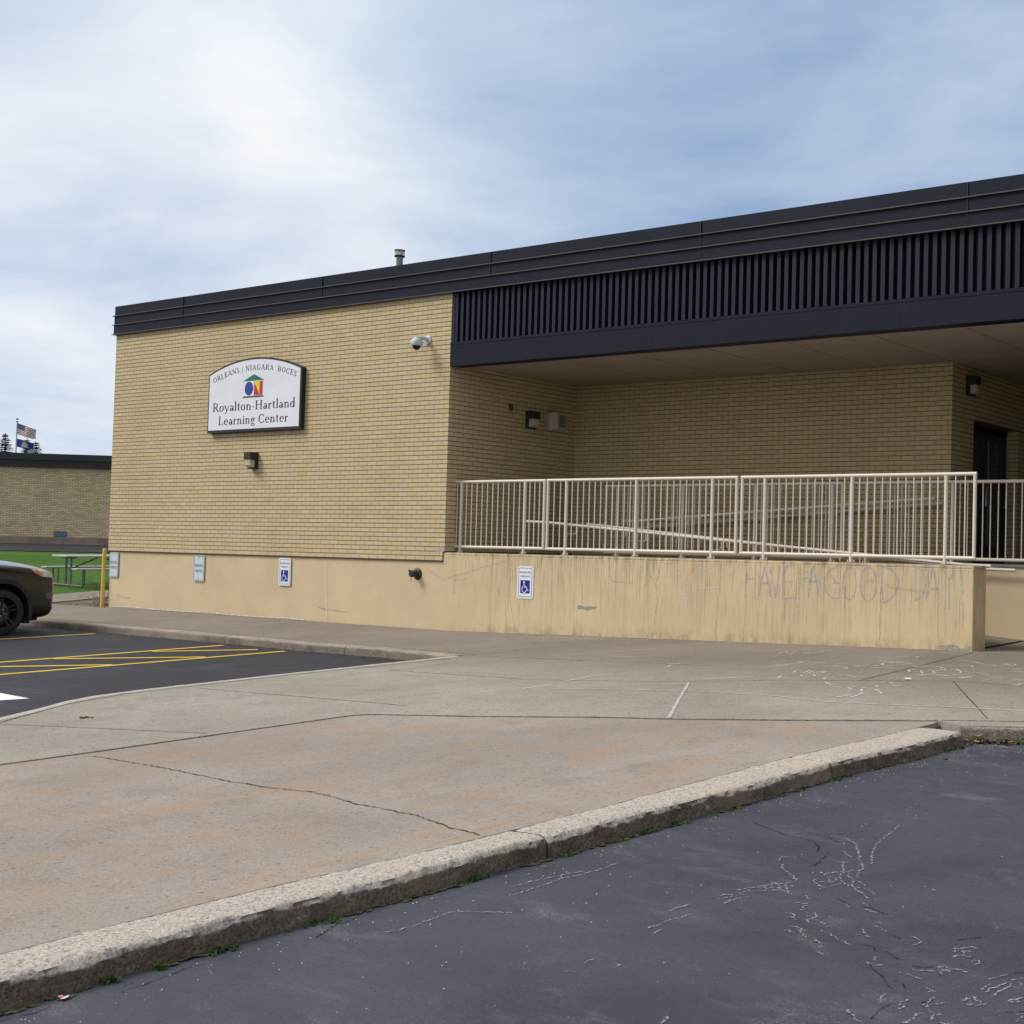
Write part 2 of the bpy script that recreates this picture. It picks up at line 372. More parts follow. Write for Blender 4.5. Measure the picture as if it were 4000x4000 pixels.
def worn(name,col,under,amt=.5,sc=40.,rough=.75,alpha=False,tex=.5):
    m,t=M(name); P=t.pos(); n=t.noise(P,sc,5,.75); k=t.ramp(n,tex-.06,tex+.06)
    n2=t.noise(P,3.,3); c0=t.mix(n2,tuple(x*.82 for x in col),tuple(min(.9,x*1.12) for x in col))
    if alpha: t.out(c0,.95,alpha=t.m('MULTIPLY',k,amt),spec=.1)
    else: t.out(t.mix(t.m('MULTIPLY',t.m('SUBTRACT',1.,k),amt),c0,under),rough,spec=.3)
    return m
YLINE=worn('yellow_line_paint',(.62,.42,.04),(.10,.09,.05),.5,45.,tex=.40)
WLINE=worn('white_line_paint',(.72,.72,.70),(.3,.3,.3),.3,45.,tex=.35)
CH_P=worn('purple_chalk',(.54,.38,.55),None,.50,75.,alpha=True,tex=.47)
CH_B=worn('blue_chalk',(.38,.49,.61),None,.52,75.,alpha=True,tex=.47)
CH_K=worn('pink_chalk',(.62,.30,.34),None,.34,75.,alpha=True,tex=.50)
CH_Y=worn('yellow_chalk',(.68,.70,.42),None,.8,75.,alpha=True,tex=.49)
CH_W=worn('white_chalk',(.70,.70,.69),None,.72,90.,alpha=True,tex=.44)
CRK_W=worn('white_crack_residue',(.34,.33,.32),None,.8,70.,alpha=True,tex=.50)
CRK_D=worn('open_crack',(.014,.014,.016),None,.65,40.,alpha=True,tex=.46)
def railpaint():
    m,t=M('beige_rail_paint'); P=t.pos(); n=t.noise(P,6.,4)
    c=t.mix(n,(.64,.565,.48),(.70,.62,.53)); r=t.ramp(t.noise(P,22.,4,.7),.70,.76)
    c=t.mix(r,c,(.16,.075,.035)); t.out(c,.45,spec=.45,bump=r,bs=.2,bd=.002); return m
RAIL=railpaint()
RUST=simple('rusty_plate',(.26,.17,.12),.8,var=.5,sc=18)
BLK=simple('black_housing',(.018,.018,.02),.5,var=.1)
LENS=simple('cream_lens',(.50,.45,.34),.35,var=.1,sc=8)
WHT=simple('sign_white',(.74,.76,.80),.45,var=.03,sc=3)
INK=simple('sign_ink',(.035,.025,.022),.6,var=.1)
def flat(n,c,r=.5,**k): return simple(n,c,r,var=.03,**k)
GRN=flat('sign_green',(.01,.15,.10)); BLU=flat('sign_blue',(.015,.04,.30)); RED=flat('sign_red',(.46,.02,.02)); YLW=flat('sign_yellow',(.80,.60,.01))
SGREEN=flat('sign_letter_green',(.03,.17,.12)); SBLUE=flat('symbol_blue',(.004,.012,.22)); SGREY=flat('sign_face_grey',(.56,.60,.64)); SINK=flat('sign_letter_blue',(.045,.055,.10))
CAMG=simple('camera_grey',(.50,.54,.58),.4,var=.05); GLASSB=flat('smoked_dome',(.01,.01,.012),.08)
SPKW=simple('speaker_plastic',(.45,.40,.34),.6,var=.08); SPKG=simple('speaker_grille',(.20,.19,.16),.8,var=.2,sc=120)
YPOLE=worn('yellow_post_paint',(.70,.52,.10),(.20,.13,.05),.8,14.,tex=.36)
GALV=simple('galvanised_steel',(.17,.18,.18),.45,metal=.6,var=.2,sc=12)
ALUM=simple('aluminium_plank',(.42,.42,.41),.5,metal=.2,var=.08,sc=6)
STEEL=simple('bright_steel',(.60,.62,.65),.3,metal=.9,var=.08)
D_AW=[[(11.076,-8.443),(11.11,-8.501),(11.141,-8.534),(11.188,-8.558),(11.242,-8.613),(11.276,-8.649)],[(11.012,-7.868),(11.069,-7.867),(11.139,-7.914),(11.188,-7.956),(11.242,-8.044),(11.295,-8.13),(11.354,-8.225),(11.408,-8.302),(11.424,-8.369),(11.464,-8.464)],[(11.14,-7.987),(11.104,-7.938),(11.073,-7.921)],[(11.175,-7.478),(11.206,-7.619),(11.222,-7.726),(11.255,-7.874),(11.306,-8.019),(11.357,-8.123),(11.406,-8.223)],[(11.195,-8.094),(11.239,-8.151),(11.271,-8.163)],[(11.235,-8.255),(11.279,-8.274),(11.278,-8.242),(11.309,-8.254)],[(11.285,-8.255),(11.328,-8.339),(11.369,-8.406),(11.386,-8.471),(11.443,-8.552),(11.497,-8.588)],[(11.312,-8.475),(11.337,-8.434),(11.363,-8.395)],[(11.365,-8.399),(11.386,-8.394),(11.414,-8.452),(11.464,-8.494),(11.497,-8.56),(11.545,-8.627),(11.605,-8.656),(11.64,-8.7)],[(11.383,-8.396),(11.389,-8.355),(11.415,-8.344)],[(11.464,-8.494),(11.499,-8.5),(11.547,-8.54)],[(11.522,-8.586),(11.561,-8.574),(11.643,-8.63)],[(11.285,-8.462),(11.343,-8.515),(11.404,-8.593),(11.406,-8.562),(11.393,-8.512)],[(11.316,-8.578),(11.356,-8.625),(11.394,-8.657),(11.42,-8.696)],[(11.364,-8.605),(11.38,-8.565)],[(11.411,-8.674),(11.433,-8.631),(11.441,-8.597),(11.443,-8.567)],[(11.426,-8.917),(11.445,-8.91),(11.466,-8.909),(11.473,-8.891),(11.485,-8.935),(11.499,-8.989)],[(11.412,-8.812),(11.44,-8.834),(11.457,-8.83)],[(11.552,-9.041),(11.583,-9.044),(11.629,-9.074),(11.659,-9.089),(11.693,-9.113)],[(11.554,-8.977),(11.593,-9.025),(11.593,-9.062),(11.583,-9.08),(11.606,-9.113)],[(11.458,-9.047),(11.497,-9.045),(11.542,-9.108)],[(11.496,-9.09),(11.521,-9.085)],[(11.56,-9.178),(11.583,-9.175),(11.618,-9.186),(11.65,-9.21)],[(11.613,-9.201),(11.671,-9.252)],[(11.583,-9.243),(11.578,-9.224),(11.615,-9.245)],[(11.693,-9.166),(11.736,-9.176),(11.774,-9.206),(11.829,-9.234),(11.875,-9.251)],[(11.71,-9.259),(11.761,-9.29),(11.791,-9.323),(11.783,-9.339)],[(11.805,-9.376),(11.835,-9.397)],[(11.604,-8.817),(11.638,-8.851)],[(11.653,-8.771),(11.694,-8.782)],[(11.709,-8.837),(11.76,-8.853)],[(11.807,-8.955),(11.843,-8.96)],[(11.834,-9.003),(11.903,-9.035)],[(11.798,-9.055),(11.833,-9.088),(11.858,-9.117),(11.889,-9.13)],[(11.819,-9.131),(11.841,-9.128)],[(11.137,-8.899),(11.157,-8.844),(11.193,-8.777),(11.229,-8.709),(11.31,-8.713)],[(11.189,-8.893),(11.231,-8.837),(11.28,-8.79),(11.357,-8.822)],[(11.184,-8.826),(11.24,-8.789),(11.305,-8.717)],[(11.183,-8.711),(11.23,-8.723),(11.252,-8.694),(11.267,-8.641)],[(11.225,-8.727),(11.28,-8.79)],[(11.246,-8.698),(11.349,-8.827)],[(11.193,-8.777),(11.236,-8.833)],[(11.201,-8.728),(11.243,-8.8)],[(11.112,-9.013),(11.139,-8.972),(11.182,-8.966)],[(11.131,-9.04),(11.172,-8.986)],[(11.198,-9.087),(11.195,-9.032),(11.209,-8.983)],[(12.195,-9.087),(12.214,-9.053),(12.239,-9.026),(12.265,-9.03)],[(12.195,-9.066),(12.212,-9.126),(12.237,-9.161)],[(12.214,-9.095),(12.26,-9.074)],[(12.222,-9.141),(12.281,-9.122)],[(12.226,-9.066),(12.258,-9.126)],[(12.168,-9.362),(12.195,-9.344),(12.238,-9.334)],[(12.231,-9.292),(12.247,-9.262),(12.274,-9.282),(12.305,-9.272),(12.337,-9.278)],[(12.228,-9.274),(12.251,-9.297),(12.284,-9.304)],[(12.143,-9.403),(12.175,-9.413),(12.212,-9.416),(12.232,-9.421)],[(12.301,-9.168),(12.316,-9.148),(12.338,-9.172),(12.322,-9.203)],[(12.425,-9.303),(12.441,-9.265),(12.456,-9.218)],[(12.443,-9.406),(12.442,-9.363),(12.445,-9.343)],[(12.461,-9.42),(12.465,-9.365),(12.481,-9.32),(12.494,-9.284)],[(12.498,-9.438),(12.497,-9.388),(12.509,-9.336),(12.5,-9.298)],[(12.493,-9.267),(12.517,-9.224)],[(12.516,-9.269),(12.542,-9.288)],[(12.429,-9.533),(12.432,-9.482),(12.436,-9.466),(12.471,-9.497),(12.489,-9.527),(12.506,-9.515)],[(12.432,-9.482),(12.458,-9.531),(12.486,-9.545),(12.505,-9.513)],[(12.451,-9.502),(12.474,-9.504)],[(12.451,-9.552),(12.471,-9.547)],[(12.551,-9.453),(12.567,-9.426),(12.584,-9.398)],[(12.565,-9.46),(12.581,-9.433)],[(12.56,-9.422),(12.582,-9.449)],[(12.28,-9.496),(12.296,-9.494),(12.321,-9.504),(12.306,-9.522)],[(12.333,-9.555),(12.344,-9.59),(12.343,-9.639)],[(12.289,-9.707),(12.267,-9.64),(12.28,-9.615)],[(12.29,-9.691),(12.288,-9.643)],[(12.157,-9.802),(12.185,-9.823),(12.212,-9.852),(12.25,-9.872)],[(12.216,-9.69),(12.197,-9.637),(12.188,-9.609)],[(11.992,-9.313),(12.014,-9.348)],[(12.356,-9.802),(12.361,-9.768),(12.358,-9.717),(12.369,-9.694)],[(12.416,-9.748),(12.401,-9.704),(12.417,-9.662)],[(12.613,-9.556),(12.634,-9.527)],[(12.637,-9.602),(12.644,-9.552)],[(10.407,-9.465),(10.418,-9.319),(10.411,-9.179),(10.434,-9.103),(10.456,-8.971),(10.448,-8.832)],[(10.326,-9.38),(10.34,-9.25),(10.378,-9.125),(10.413,-9.026)],[(11.136,-9.499),(11.148,-9.374),(11.171,-9.266)],[(11.201,-9.568),(11.187,-9.484)],[(11.068,-9.285),(11.09,-9.164)],[(11.178,-10.023),(11.221,-10.011)],[(11.182,-9.925),(11.186,-9.873)],[(11.735,-10.214),(11.723,-10.158),(11.684,-10.119)],[(10.416,-9.185),(10.378,-9.125)],[(10.353,-10.082),(10.386,-9.984),(10.375,-9.855),(10.38,-9.75),(10.575,-9.641)]]
D_AD=[[(10.507,-7.832),(10.61,-7.88),(10.732,-7.939),(10.81,-7.976),(10.898,-7.971),(10.987,-8.017),(11.052,-8.083),(11.094,-8.162)],[(10.928,-7.885),(10.994,-7.891),(11.082,-7.953)],[(11.137,-8.133),(11.171,-8.23),(11.196,-8.33),(11.206,-8.389)],[(11.282,-8.464),(11.331,-8.508),(11.385,-8.561)],[(11.665,-8.802),(11.72,-8.804),(11.796,-8.841)],[(11.535,-8.771),(11.62,-8.806)],[(11.787,-9.039),(11.833,-9.088)],[(11.928,-9.059),(11.979,-9.081)],[(11.886,-9.218),(11.937,-9.216),(11.967,-9.248),(12.008,-9.241),(12.055,-9.271),(12.076,-9.287)],[(12.009,-9.381),(12.041,-9.418),(12.087,-9.453),(12.133,-9.496),(12.166,-9.537),(12.192,-9.554)],[(12.163,-9.485),(12.191,-9.493),(12.222,-9.526)],[(12.147,-9.319),(12.189,-9.319),(12.224,-9.277)],[(12.255,-9.823),(12.241,-9.739),(12.249,-9.677)],[(12.327,-9.618),(12.345,-9.573)],[(12.162,-8.981),(12.199,-8.934),(12.225,-8.906)],[(12.47,-9.194),(12.496,-9.17)],[(12.579,-9.548),(12.627,-9.508)],[(10.053,-11.302),(10.055,-11.256),(10.073,-11.208),(10.061,-11.153)],[(10.073,-10.928),(10.074,-10.881)],[(10.128,-10.961),(10.12,-10.92),(10.122,-10.885),(10.11,-10.822),(10.107,-10.763),(10.09,-10.712),(10.106,-10.651)],[(10.192,-10.262),(10.135,-10.132),(10.122,-10.023),(10.07,-9.915),(10.096,-9.79),(10.114,-9.668),(10.121,-9.454),(10.158,-9.204)]]
D_CS=[[(6.52,-1.194),(6.494,-1.026)],[(6.551,-1.09),(6.508,-0.964)],[(6.684,-1.208),(6.635,-1.016)],[(6.521,-0.885),(6.516,-0.775)],[(6.717,-0.979),(6.861,-1.092)],[(6.781,-0.986),(6.859,-0.914)],[(6.805,-0.793),(6.846,-0.533)],[(7.208,-2.483),(7.319,-2.285)],[(7.161,-2.285),(7.297,-2.146)],[(7.224,-2.359),(7.308,-2.035),(7.269,-1.93),(7.217,-1.923)],[(6.95,-2.0),(7.057,-1.872)],[(7.177,-1.816),(7.314,-1.831)],[(7.423,-1.935),(7.541,-1.91)],[(7.699,-2.251),(7.79,-2.063)],[(7.854,-2.364),(8.006,-2.318),(7.967,-2.225),(7.878,-2.167),(7.783,-2.212)],[(7.655,-1.933),(7.803,-1.909)],[(7.973,-2.122),(8.135,-1.896)],[(7.965,-2.054),(8.02,-1.876)],[(7.718,-2.839),(7.645,-2.657),(7.69,-2.608)],[(7.822,-2.816),(7.754,-2.578)],[(7.886,-2.851),(7.815,-2.617)],[(7.902,-2.777),(7.909,-2.64),(7.985,-2.671),(7.977,-2.807)],[(7.908,-3.009),(8.002,-2.924),(8.06,-3.011),(7.973,-3.104),(7.908,-3.009)],[(7.795,-3.34),(7.87,-3.242)],[(7.845,-3.316),(7.765,-3.129)],[(8.197,-3.1),(8.196,-3.014),(8.256,-2.996)],[(8.197,-3.1),(8.262,-3.176),(8.301,-3.148)],[(8.19,-2.79),(8.281,-2.789),(8.401,-2.855),(8.447,-2.734)],[(8.373,-3.37),(8.501,-3.475)],[(8.588,-3.581),(8.666,-3.581)],[(8.717,-3.566),(8.811,-3.673)],[(8.723,-3.541),(8.725,-3.45)],[(8.819,-3.527),(8.845,-3.454)],[(8.85,-3.559),(8.928,-3.717)],[(8.829,-3.276),(8.912,-3.384)],[(8.914,-3.238),(9.049,-3.198)],[(8.693,-3.131),(8.789,-3.098),(8.797,-3.01)],[(8.839,-3.027),(8.933,-3.122)],[(8.9,-3.545),(8.964,-3.533),(9.052,-3.629),(9.127,-3.731)],[(8.932,-4.168),(8.949,-4.088),(8.95,-3.988)],[(9.031,-4.079),(9.014,-3.912),(8.974,-3.767)],[(8.089,-1.752),(8.077,-1.64),(8.125,-1.498),(8.152,-1.401)],[(8.095,-1.748),(8.178,-1.836),(8.27,-1.814)],[(7.996,-1.513),(8.181,-1.489)],[(8.17,-1.466),(8.341,-1.57)],[(8.169,-2.13),(8.227,-1.989),(8.361,-1.993)],[(7.586,-1.105),(7.783,-1.131)],[(8.097,-0.961),(8.078,-0.842)],[(7.83,-1.192),(7.964,-1.179)],[(8.567,-1.943),(8.545,-2.001),(8.579,-2.114),(8.644,-2.202)],[(8.775,-2.372),(8.849,-2.383),(8.904,-2.24),(9.043,-2.245)],[(8.808,-2.412),(8.867,-2.306)],[(8.678,-2.042),(8.785,-2.234),(8.771,-2.178)],[(8.75,-2.059),(8.768,-1.978),(8.859,-2.115),(8.852,-2.186)],[(8.794,-1.96),(8.8,-1.775),(8.858,-1.872)],[(8.857,-1.776),(8.921,-1.731),(9.016,-1.868),(9.057,-1.973)],[(8.609,-1.671),(8.684,-1.617),(8.766,-1.701)],[(8.469,-1.772),(8.529,-1.656),(8.587,-1.687)],[(8.956,-2.307),(9.116,-2.257),(9.259,-2.28)],[(9.058,-2.424),(9.22,-2.37),(9.266,-2.111)],[(9.061,-2.167),(9.208,-2.101)],[(9.24,-2.356),(9.29,-2.258)],[(9.043,-1.849),(9.149,-1.84)],[(9.202,-1.869),(9.339,-1.969)],[(9.433,-2.131),(9.552,-2.134)],[(8.624,-1.44),(8.764,-1.414),(8.919,-1.375),(8.958,-1.449)],[(8.585,-0.931),(8.674,-0.946),(8.783,-0.992),(8.934,-1.142)],[(9.008,-1.282),(9.115,-1.234),(9.046,-1.136),(8.98,-1.184)],[(9.118,-1.085),(9.21,-0.943),(9.254,-1.09),(9.147,-1.138)],[(9.098,-0.949),(9.189,-1.033)],[(9.362,-1.414),(9.442,-1.314)],[(9.431,-1.57),(9.538,-1.561)],[(9.661,-2.179),(9.771,-2.161)],[(9.812,-2.544),(9.861,-2.394)],[(9.871,-2.615),(9.868,-2.481)],[(8.811,-2.699),(8.834,-2.707)],[(6.064,-2.656),(6.206,-2.59)],[(7.26,-3.682),(7.58,-3.301)],[(6.297,-2.966),(6.234,-2.789)],[(6.228,-4.422),(6.165,-3.985),(6.213,-3.687)],[(6.277,-5.008),(6.304,-4.681)],[(4.743,-4.374),(4.815,-4.358)],[(4.999,-2.234),(5.374,-2.183)]]
D_CP=[[(7.659,-4.504),(8.175,-4.442),(8.463,-4.379),(8.735,-4.418),(8.976,-4.446),(9.339,-4.345),(9.891,-4.158),(10.487,-4.005)],[(4.276,-2.241),(4.698,-1.997),(4.75,-1.662),(4.881,-1.307)],[(4.685,-1.477),(4.908,-1.377)],[(6.499,-4.898),(6.936,-4.698),(7.655,-4.506)],[(8.808,-2.412),(8.833,-2.291)],[(9.472,-2.41),(9.51,-2.347)]]
D_purple=[[(5.28,1.079),(5.281,0.668)],[(5.417,1.091),(5.419,0.665)],[(5.554,1.069),(5.467,0.692)],[(5.554,1.069),(5.65,0.698)],[(5.511,0.856),(5.617,0.868)],[(5.631,1.055),(5.727,0.685)],[(5.774,1.075),(5.727,0.685)],[(5.822,1.076),(5.823,0.672)],[(6.581,1.094),(6.482,1.052),(6.421,0.963),(6.405,0.884),(6.435,0.774),(6.527,0.714),(6.608,0.709),(6.615,0.812),(6.616,0.898),(6.532,0.888),(6.558,0.928)],[(6.799,0.732),(6.767,0.703),(6.733,0.703),(6.7,0.732),(6.675,0.786),(6.66,0.857),(6.659,0.933),(6.671,1.004),(6.695,1.058),(6.727,1.086),(6.762,1.086),(6.794,1.056),(6.82,1.002),(6.834,0.932),(6.835,0.856),(6.823,0.785),(6.799,0.732)],[(7.06,0.725),(7.023,0.694),(6.982,0.694),(6.944,0.724),(6.914,0.781),(6.897,0.855),(6.896,0.935),(6.911,1.009),(6.939,1.065),(6.977,1.095),(7.018,1.095),(7.056,1.064),(7.086,1.007),(7.102,0.934),(7.103,0.854),(7.088,0.781),(7.06,0.725)],[(7.181,1.108),(7.191,0.685)],[(7.181,1.105),(7.294,1.072),(7.373,0.99),(7.392,0.914),(7.352,0.791),(7.268,0.711),(7.191,0.685)]]
D_blue=[[(5.275,0.902),(5.422,0.911)],[(5.822,1.073),(5.983,1.08)],[(5.827,0.885),(5.978,0.893)],[(5.823,0.672),(6.011,0.699)],[(6.062,0.929),(6.192,0.941)],[(6.062,0.921),(6.073,0.858)],[(6.24,1.089),(6.188,0.702)],[(6.24,1.089),(6.344,0.723)],[(6.193,0.896),(6.303,0.904)],[(7.598,1.125),(7.615,0.724)],[(7.599,1.118),(7.675,1.082),(7.727,0.985),(7.737,0.895),(7.697,0.788),(7.615,0.724)],[(7.815,1.108),(7.749,0.722)],[(7.824,1.108),(7.923,0.683)],[(7.787,0.859),(7.894,0.87)],[(7.944,1.081),(8.023,0.971)],[(8.094,1.082),(8.023,0.971),(8.034,0.643)],[(8.183,1.072),(8.196,0.82)],[(8.182,0.698),(8.198,0.709)],[(6.226,1.061),(6.203,0.862)]]
D_pink=[[(5.288,0.997),(5.281,0.833)],[(5.296,0.981),(5.296,0.85)],[(7.02,0.941),(7.194,0.908),(7.281,0.865),(7.537,0.843),(7.788,0.818)],[(6.484,0.997),(6.558,0.904)],[(6.115,1.019),(6.171,1.012)],[(5.898,0.707),(5.907,0.74)],[(-0.026,0.741),(0.216,0.8),(0.549,0.878),(0.898,0.972),(1.288,1.039)],[(0.215,0.826),(0.215,0.541)],[(0.219,0.74),(0.506,0.765)],[(3.115,0.896),(3.128,0.809),(3.491,0.797)],[(-0.355,0.89),(-0.228,0.84),(-0.026,0.741)],[(4.007,1.06),(4.141,1.07)],[(4.202,0.972),(4.259,0.981)],[(4.448,0.948),(4.482,1.055)],[(4.982,0.955),(5.072,0.95)]]
D_yellow=[[(3.642,0.887),(3.897,0.879)],[(3.678,0.99),(3.859,0.847)],[(3.884,0.995),(3.686,0.764)],[(3.788,0.946),(3.801,0.837)],[(3.687,0.709),(3.971,0.68)],[(3.741,0.867),(3.667,0.724)],[(3.859,0.839),(3.961,0.703)],[(6.922,0.977),(7.056,0.904)],[(7.063,0.981),(6.941,0.916)],[(8.014,1.023),(8.096,0.995),(8.193,0.939)]]
D_wht=[[(4.29,0.882),(4.311,0.807),(4.247,0.728),(4.381,0.672),(4.287,0.684),(4.272,0.53),(4.386,0.52),(4.392,0.642)],[(4.538,1.056),(4.593,1.088),(4.686,1.075),(4.724,1.031),(4.633,0.998),(4.558,1.027)],[(4.538,0.761),(4.905,0.78)],[(4.538,0.761),(4.581,0.861)],[(4.83,0.38),(4.827,0.163)],[(4.826,0.313),(4.824,0.208)],[(4.958,0.222),(5.048,0.222)],[(5.129,0.22),(5.183,0.219)],[(6.693,0.276),(6.685,0.142)],[(6.687,0.247),(6.683,0.149)],[(3.907,0.253),(3.895,0.037)],[(3.9,0.176),(3.885,0.028)],[(5.778,0.199),(5.772,0.111)],[(2.832,1.041),(2.885,1.018)],[(2.873,1.05),(2.864,1.009)],[(2.797,0.279),(2.823,0.249)],[(-2.636,0.973),(-2.564,0.002)]]
D_wc=[[(3.951,1.12),(3.94,1.043),(3.926,0.887),(3.87,0.808),(3.892,0.716),(3.927,0.54),(3.883,0.407),(3.878,0.252)],[(6.718,1.121),(6.681,0.965),(6.699,0.881),(6.679,0.711),(6.686,0.557)],[(1.333,1.049),(1.319,0.831),(1.291,0.662),(1.322,0.462),(1.387,0.248),(1.451,0.051)],[(7.163,1.138),(7.169,0.892),(7.165,0.507),(7.161,0.245)],[(5.851,1.076),(5.851,0.689),(5.853,0.4)],[(6.047,1.113),(6.049,0.697),(6.049,0.329)],[(8.322,0.5),(8.323,0.441)],[(-8.311,0.234),(-8.229,0.206),(-8.108,0.18),(-7.897,0.177)],[(-2.801,0.23),(-2.622,0.199),(-2.1,0.178)]]
D_chip=[[(2.556,0.454),(2.612,0.472),(2.686,0.451),(2.769,0.462),(2.904,0.46),(2.874,0.435),(2.729,0.412),(2.645,0.425),(2.561,0.422)]]
# ------------------------------------------------------------ terrain
QN=(-.70,.71)
QB=[(14.5,0.),(29.7,.78),(33.3,1.03)]
def rise(q):
    if q<=QB[0][0]: return 0.
    for (a,za),(b,zb) in zip(QB,QB[1:]):
        if q<=b: return za+(zb-za)*(q-a)/(b-a)
    return QB[-1][1]
def H(x,y): return .0225*min(max(x,0),8)+.03*min(y,0)*(1 if y>-60 else 60/-y)+(.03*min(max(y,0),2) if x>0 else 0)+rise(x*QN[0]+y*QN[1])
def sheet(name,poly,off,mat,skirt=0.,parent=None,y0cut=True):
    bm=bmesh.new(); vs=[bm.verts.new((x,y,0)) for x,y in poly]; bm.faces.new(vs)
    cuts=[((0,0,0),(1,0,0)),((8,0,0),(1,0,0)),((0,0,0),(0,1,0)),((0,2,0),(0,1,0)),((0,-60,0),(0,1,0))]+[((QN[0]*q/(.9941),QN[1]*q/(.9941),0),(QN[0],QN[1],0)) for q,_ in QB]
    for co,no in cuts:
        bmesh.ops.bisect_plane(bm,geom=bm.verts[:]+bm.edges[:]+bm.faces[:],plane_co=co,plane_no=no)
    bmesh.ops.triangulate(bm,faces=bm.faces[:])
    bm.faces.ensure_lookup_table(); bm.normal_update()
    if bm.faces[0].normal.z<0:
        for f in bm.faces: f.normal_flip()
    for v in bm.verts: v.co.z=H(v.co.x,v.co.y)+off
    if skirt:
        be=[e for e in bm.edges if len(e.link_faces)==1]
        r=bmesh.ops.extrude_edge_only(bm,edges=be)
        for g in r['geom']:
            if isinstance(g,bmesh.types.BMVert): g.co.z-=skirt
    me=bpy.data.meshes.new(name); bm.to_mesh(me); bm.free(); me.materials.append(mat)
    o=bpy.data.objects.new(name,me); COL.objects.link(o)
    if parent: o.parent=parent
    return o
struct(sheet('ground',[(-900,-500),(900,-500),(900,900),(-900,900)],-.30,GRASS))
struct(sheet('parking_lot',[(-45,-45),(45,-45),(45,.0),(-45,.0)],-.105,ASPH))
tag(sheet('grass',[(-8.7,-.15),(-8.7,30),(-45,60),(-90,20),(-60,-.15)],-.035,GRASS),'mown green lawn beside and behind the brick building','lawn',kind='stuff')
# drive in front of the low building behind
def qp(q,s): return (QN[0]*q*1.006+QN[1]*s, QN[1]*q*1.006-QN[0]*s)
struct(sheet('driveway',[qp(29.7,-60),qp(29.7,60),qp(34.5,60),qp(34.5,-60)],-.01,ASPH))
FK=[(-45,-2.32),(-6.31,-2.32),(-4.42,-2.33),(-1.69,-2.35),(-.3,-2.38),(.96,-2.5),(1.69,-2.59),(2.93,-2.85),(3.33,-2.98)]
LE=[(3.26,-3.8),(3.24,-4.26),(3.19,-5.0),(3.18,-6.0),(3.17,-6.5),(3.24,-7.09),(3.42,-7.45),(3.67,-7.78),(3.93,-8.19),(4.45,-9.1),(4.8,-10.2),(4.9,-11.5),(4.9,-45)]
RK0,RK1=(10.38,-4.94),(16.5,-1.6)
ORT=[(6.14,-9.32),(6.19,-8.79),(6.23,-8.04),(6.27,-7.17),(6.29,-6.86),(6.36,-6.77),(6.46,-6.72),(7.18,-6.46),(7.81,-6.17),(8.48,-5.85),(9.28,-5.37),(10.14,-4.80)]
SW=[(-45,-.15)]+FK+LE+[(6.1,-45)]+ORT+[RK0,RK1,(16.5,1.6),(-.2,1.6),(-.2,.015),(-8.25,.015),(-8.4,-.2)]
def inset(p): return p
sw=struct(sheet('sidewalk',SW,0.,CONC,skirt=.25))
ORP=[(9.97,-11.1),(9.97,-45),(6.14,-45)]
OR2=[(x+.009,y-.006) for x,y in ORT[:4]]+[(x+.005,y-.012) for x,y in ORT[4:]]
NKB=[(10.16,-4.90),(10.11,-5.61),(10.04,-6.2),(9.99,-6.77),(9.97,-7.5),(9.95,-8.22),(9.91,-8.94),(9.86,-9.58),(9.78,-10.17),(9.74,-10.69),(9.72,-11.14),(9.68,-13),(9.66,-20)]
NKT=[(10.46,-5.12),(10.40,-5.79),(10.30,-6.4),(10.25,-7.2),(10.20,-7.89),(10.12,-8.9),(10.08,-9.3),(10.05,-9.75),(10.0,-10.27),(9.96,-10.83),(9.95,-11.25),(9.93,-13),(9.90,-20)]
struct(sheet('stained_slab',OR2+NKB+[(6.12,-20)],-.006,CONC_R,skirt=.2))
struct(sheet('slab_bed',[(5.9,-20),(5.9,-9),(6.1,-6.5),(10.0,-4.6),(10.3,-5.0),(9.85,-9),(9.7,-12),(9.7,-20)],-.045,JOINT))
# strips laid on the pavement
def strip(mb,pts,w,off,jit=.0,jz=0.,mi=0,wj=.3,step=.03):
    P=[]
    for (x0,y0),(x1,y1) in zip(pts,pts[1:]):
        L=math.hypot(x1-x0,y1-y0); n=max(1,int(L/step)) if jit else max(1,int(L/.5))
        for k in range(n): P.append((x0+(x1-x0)*k/n,y0+(y1-y0)*k/n))
    P.append(pts[-1]); Q=[]
    for i,(x,y) in enumerate(P):
        a=P[max(0,i-1)]; b=P[min(len(P)-1,i+1)]; dx,dy=b[0]-a[0],b[1]-a[1]; L=math.hypot(dx,dy) or 1
        nx,ny=-dy/L,dx/L; j=random.uniform(-jit,jit); ww=w*random.uniform(1-wj,1+wj) if jit else w
        x+=nx*j; y+=ny*j
        Q.append(((x+nx*ww/2,y+ny*ww/2),(x-nx*ww/2,y-ny*ww/2)))
    for (a,b),(c,d) in zip(Q,Q[1:]):
        mb.quad(*[(p[0],p[1],H(p[0],p[1])+off) for p in (a,b,d,c)],mi=mi)
J=MB(); JL=MB()
for l in ([(4.33,-8.41),(6.15,-7.96)],[(3.53,-6.29),(6.22,-6.28)],[(3.92,-4.4),(5.81,-4.42),(7.03,-4.03),(8.53,-3.07),(9.27,-2.61),(9.68,-2.57),(11.5,-2.5)],[(9.27,-2.61),(10.4,-4.51)],[(8.55,-3.06),(8.38,-.09)],[(3.38,-3.03),(3.7,-.05)],[(3.6,-2.8),(4.17,-2.8),(5.48,-2.67),(6.6,-2.6)],[(8.45,-.11),(9.6,-.15)],[(-1.82,-2.15),(-1.55,-.05)],[(-5.2,-2.1),(-5.0,-.05)]): strip(J,l,.009,.003,jit=.003)
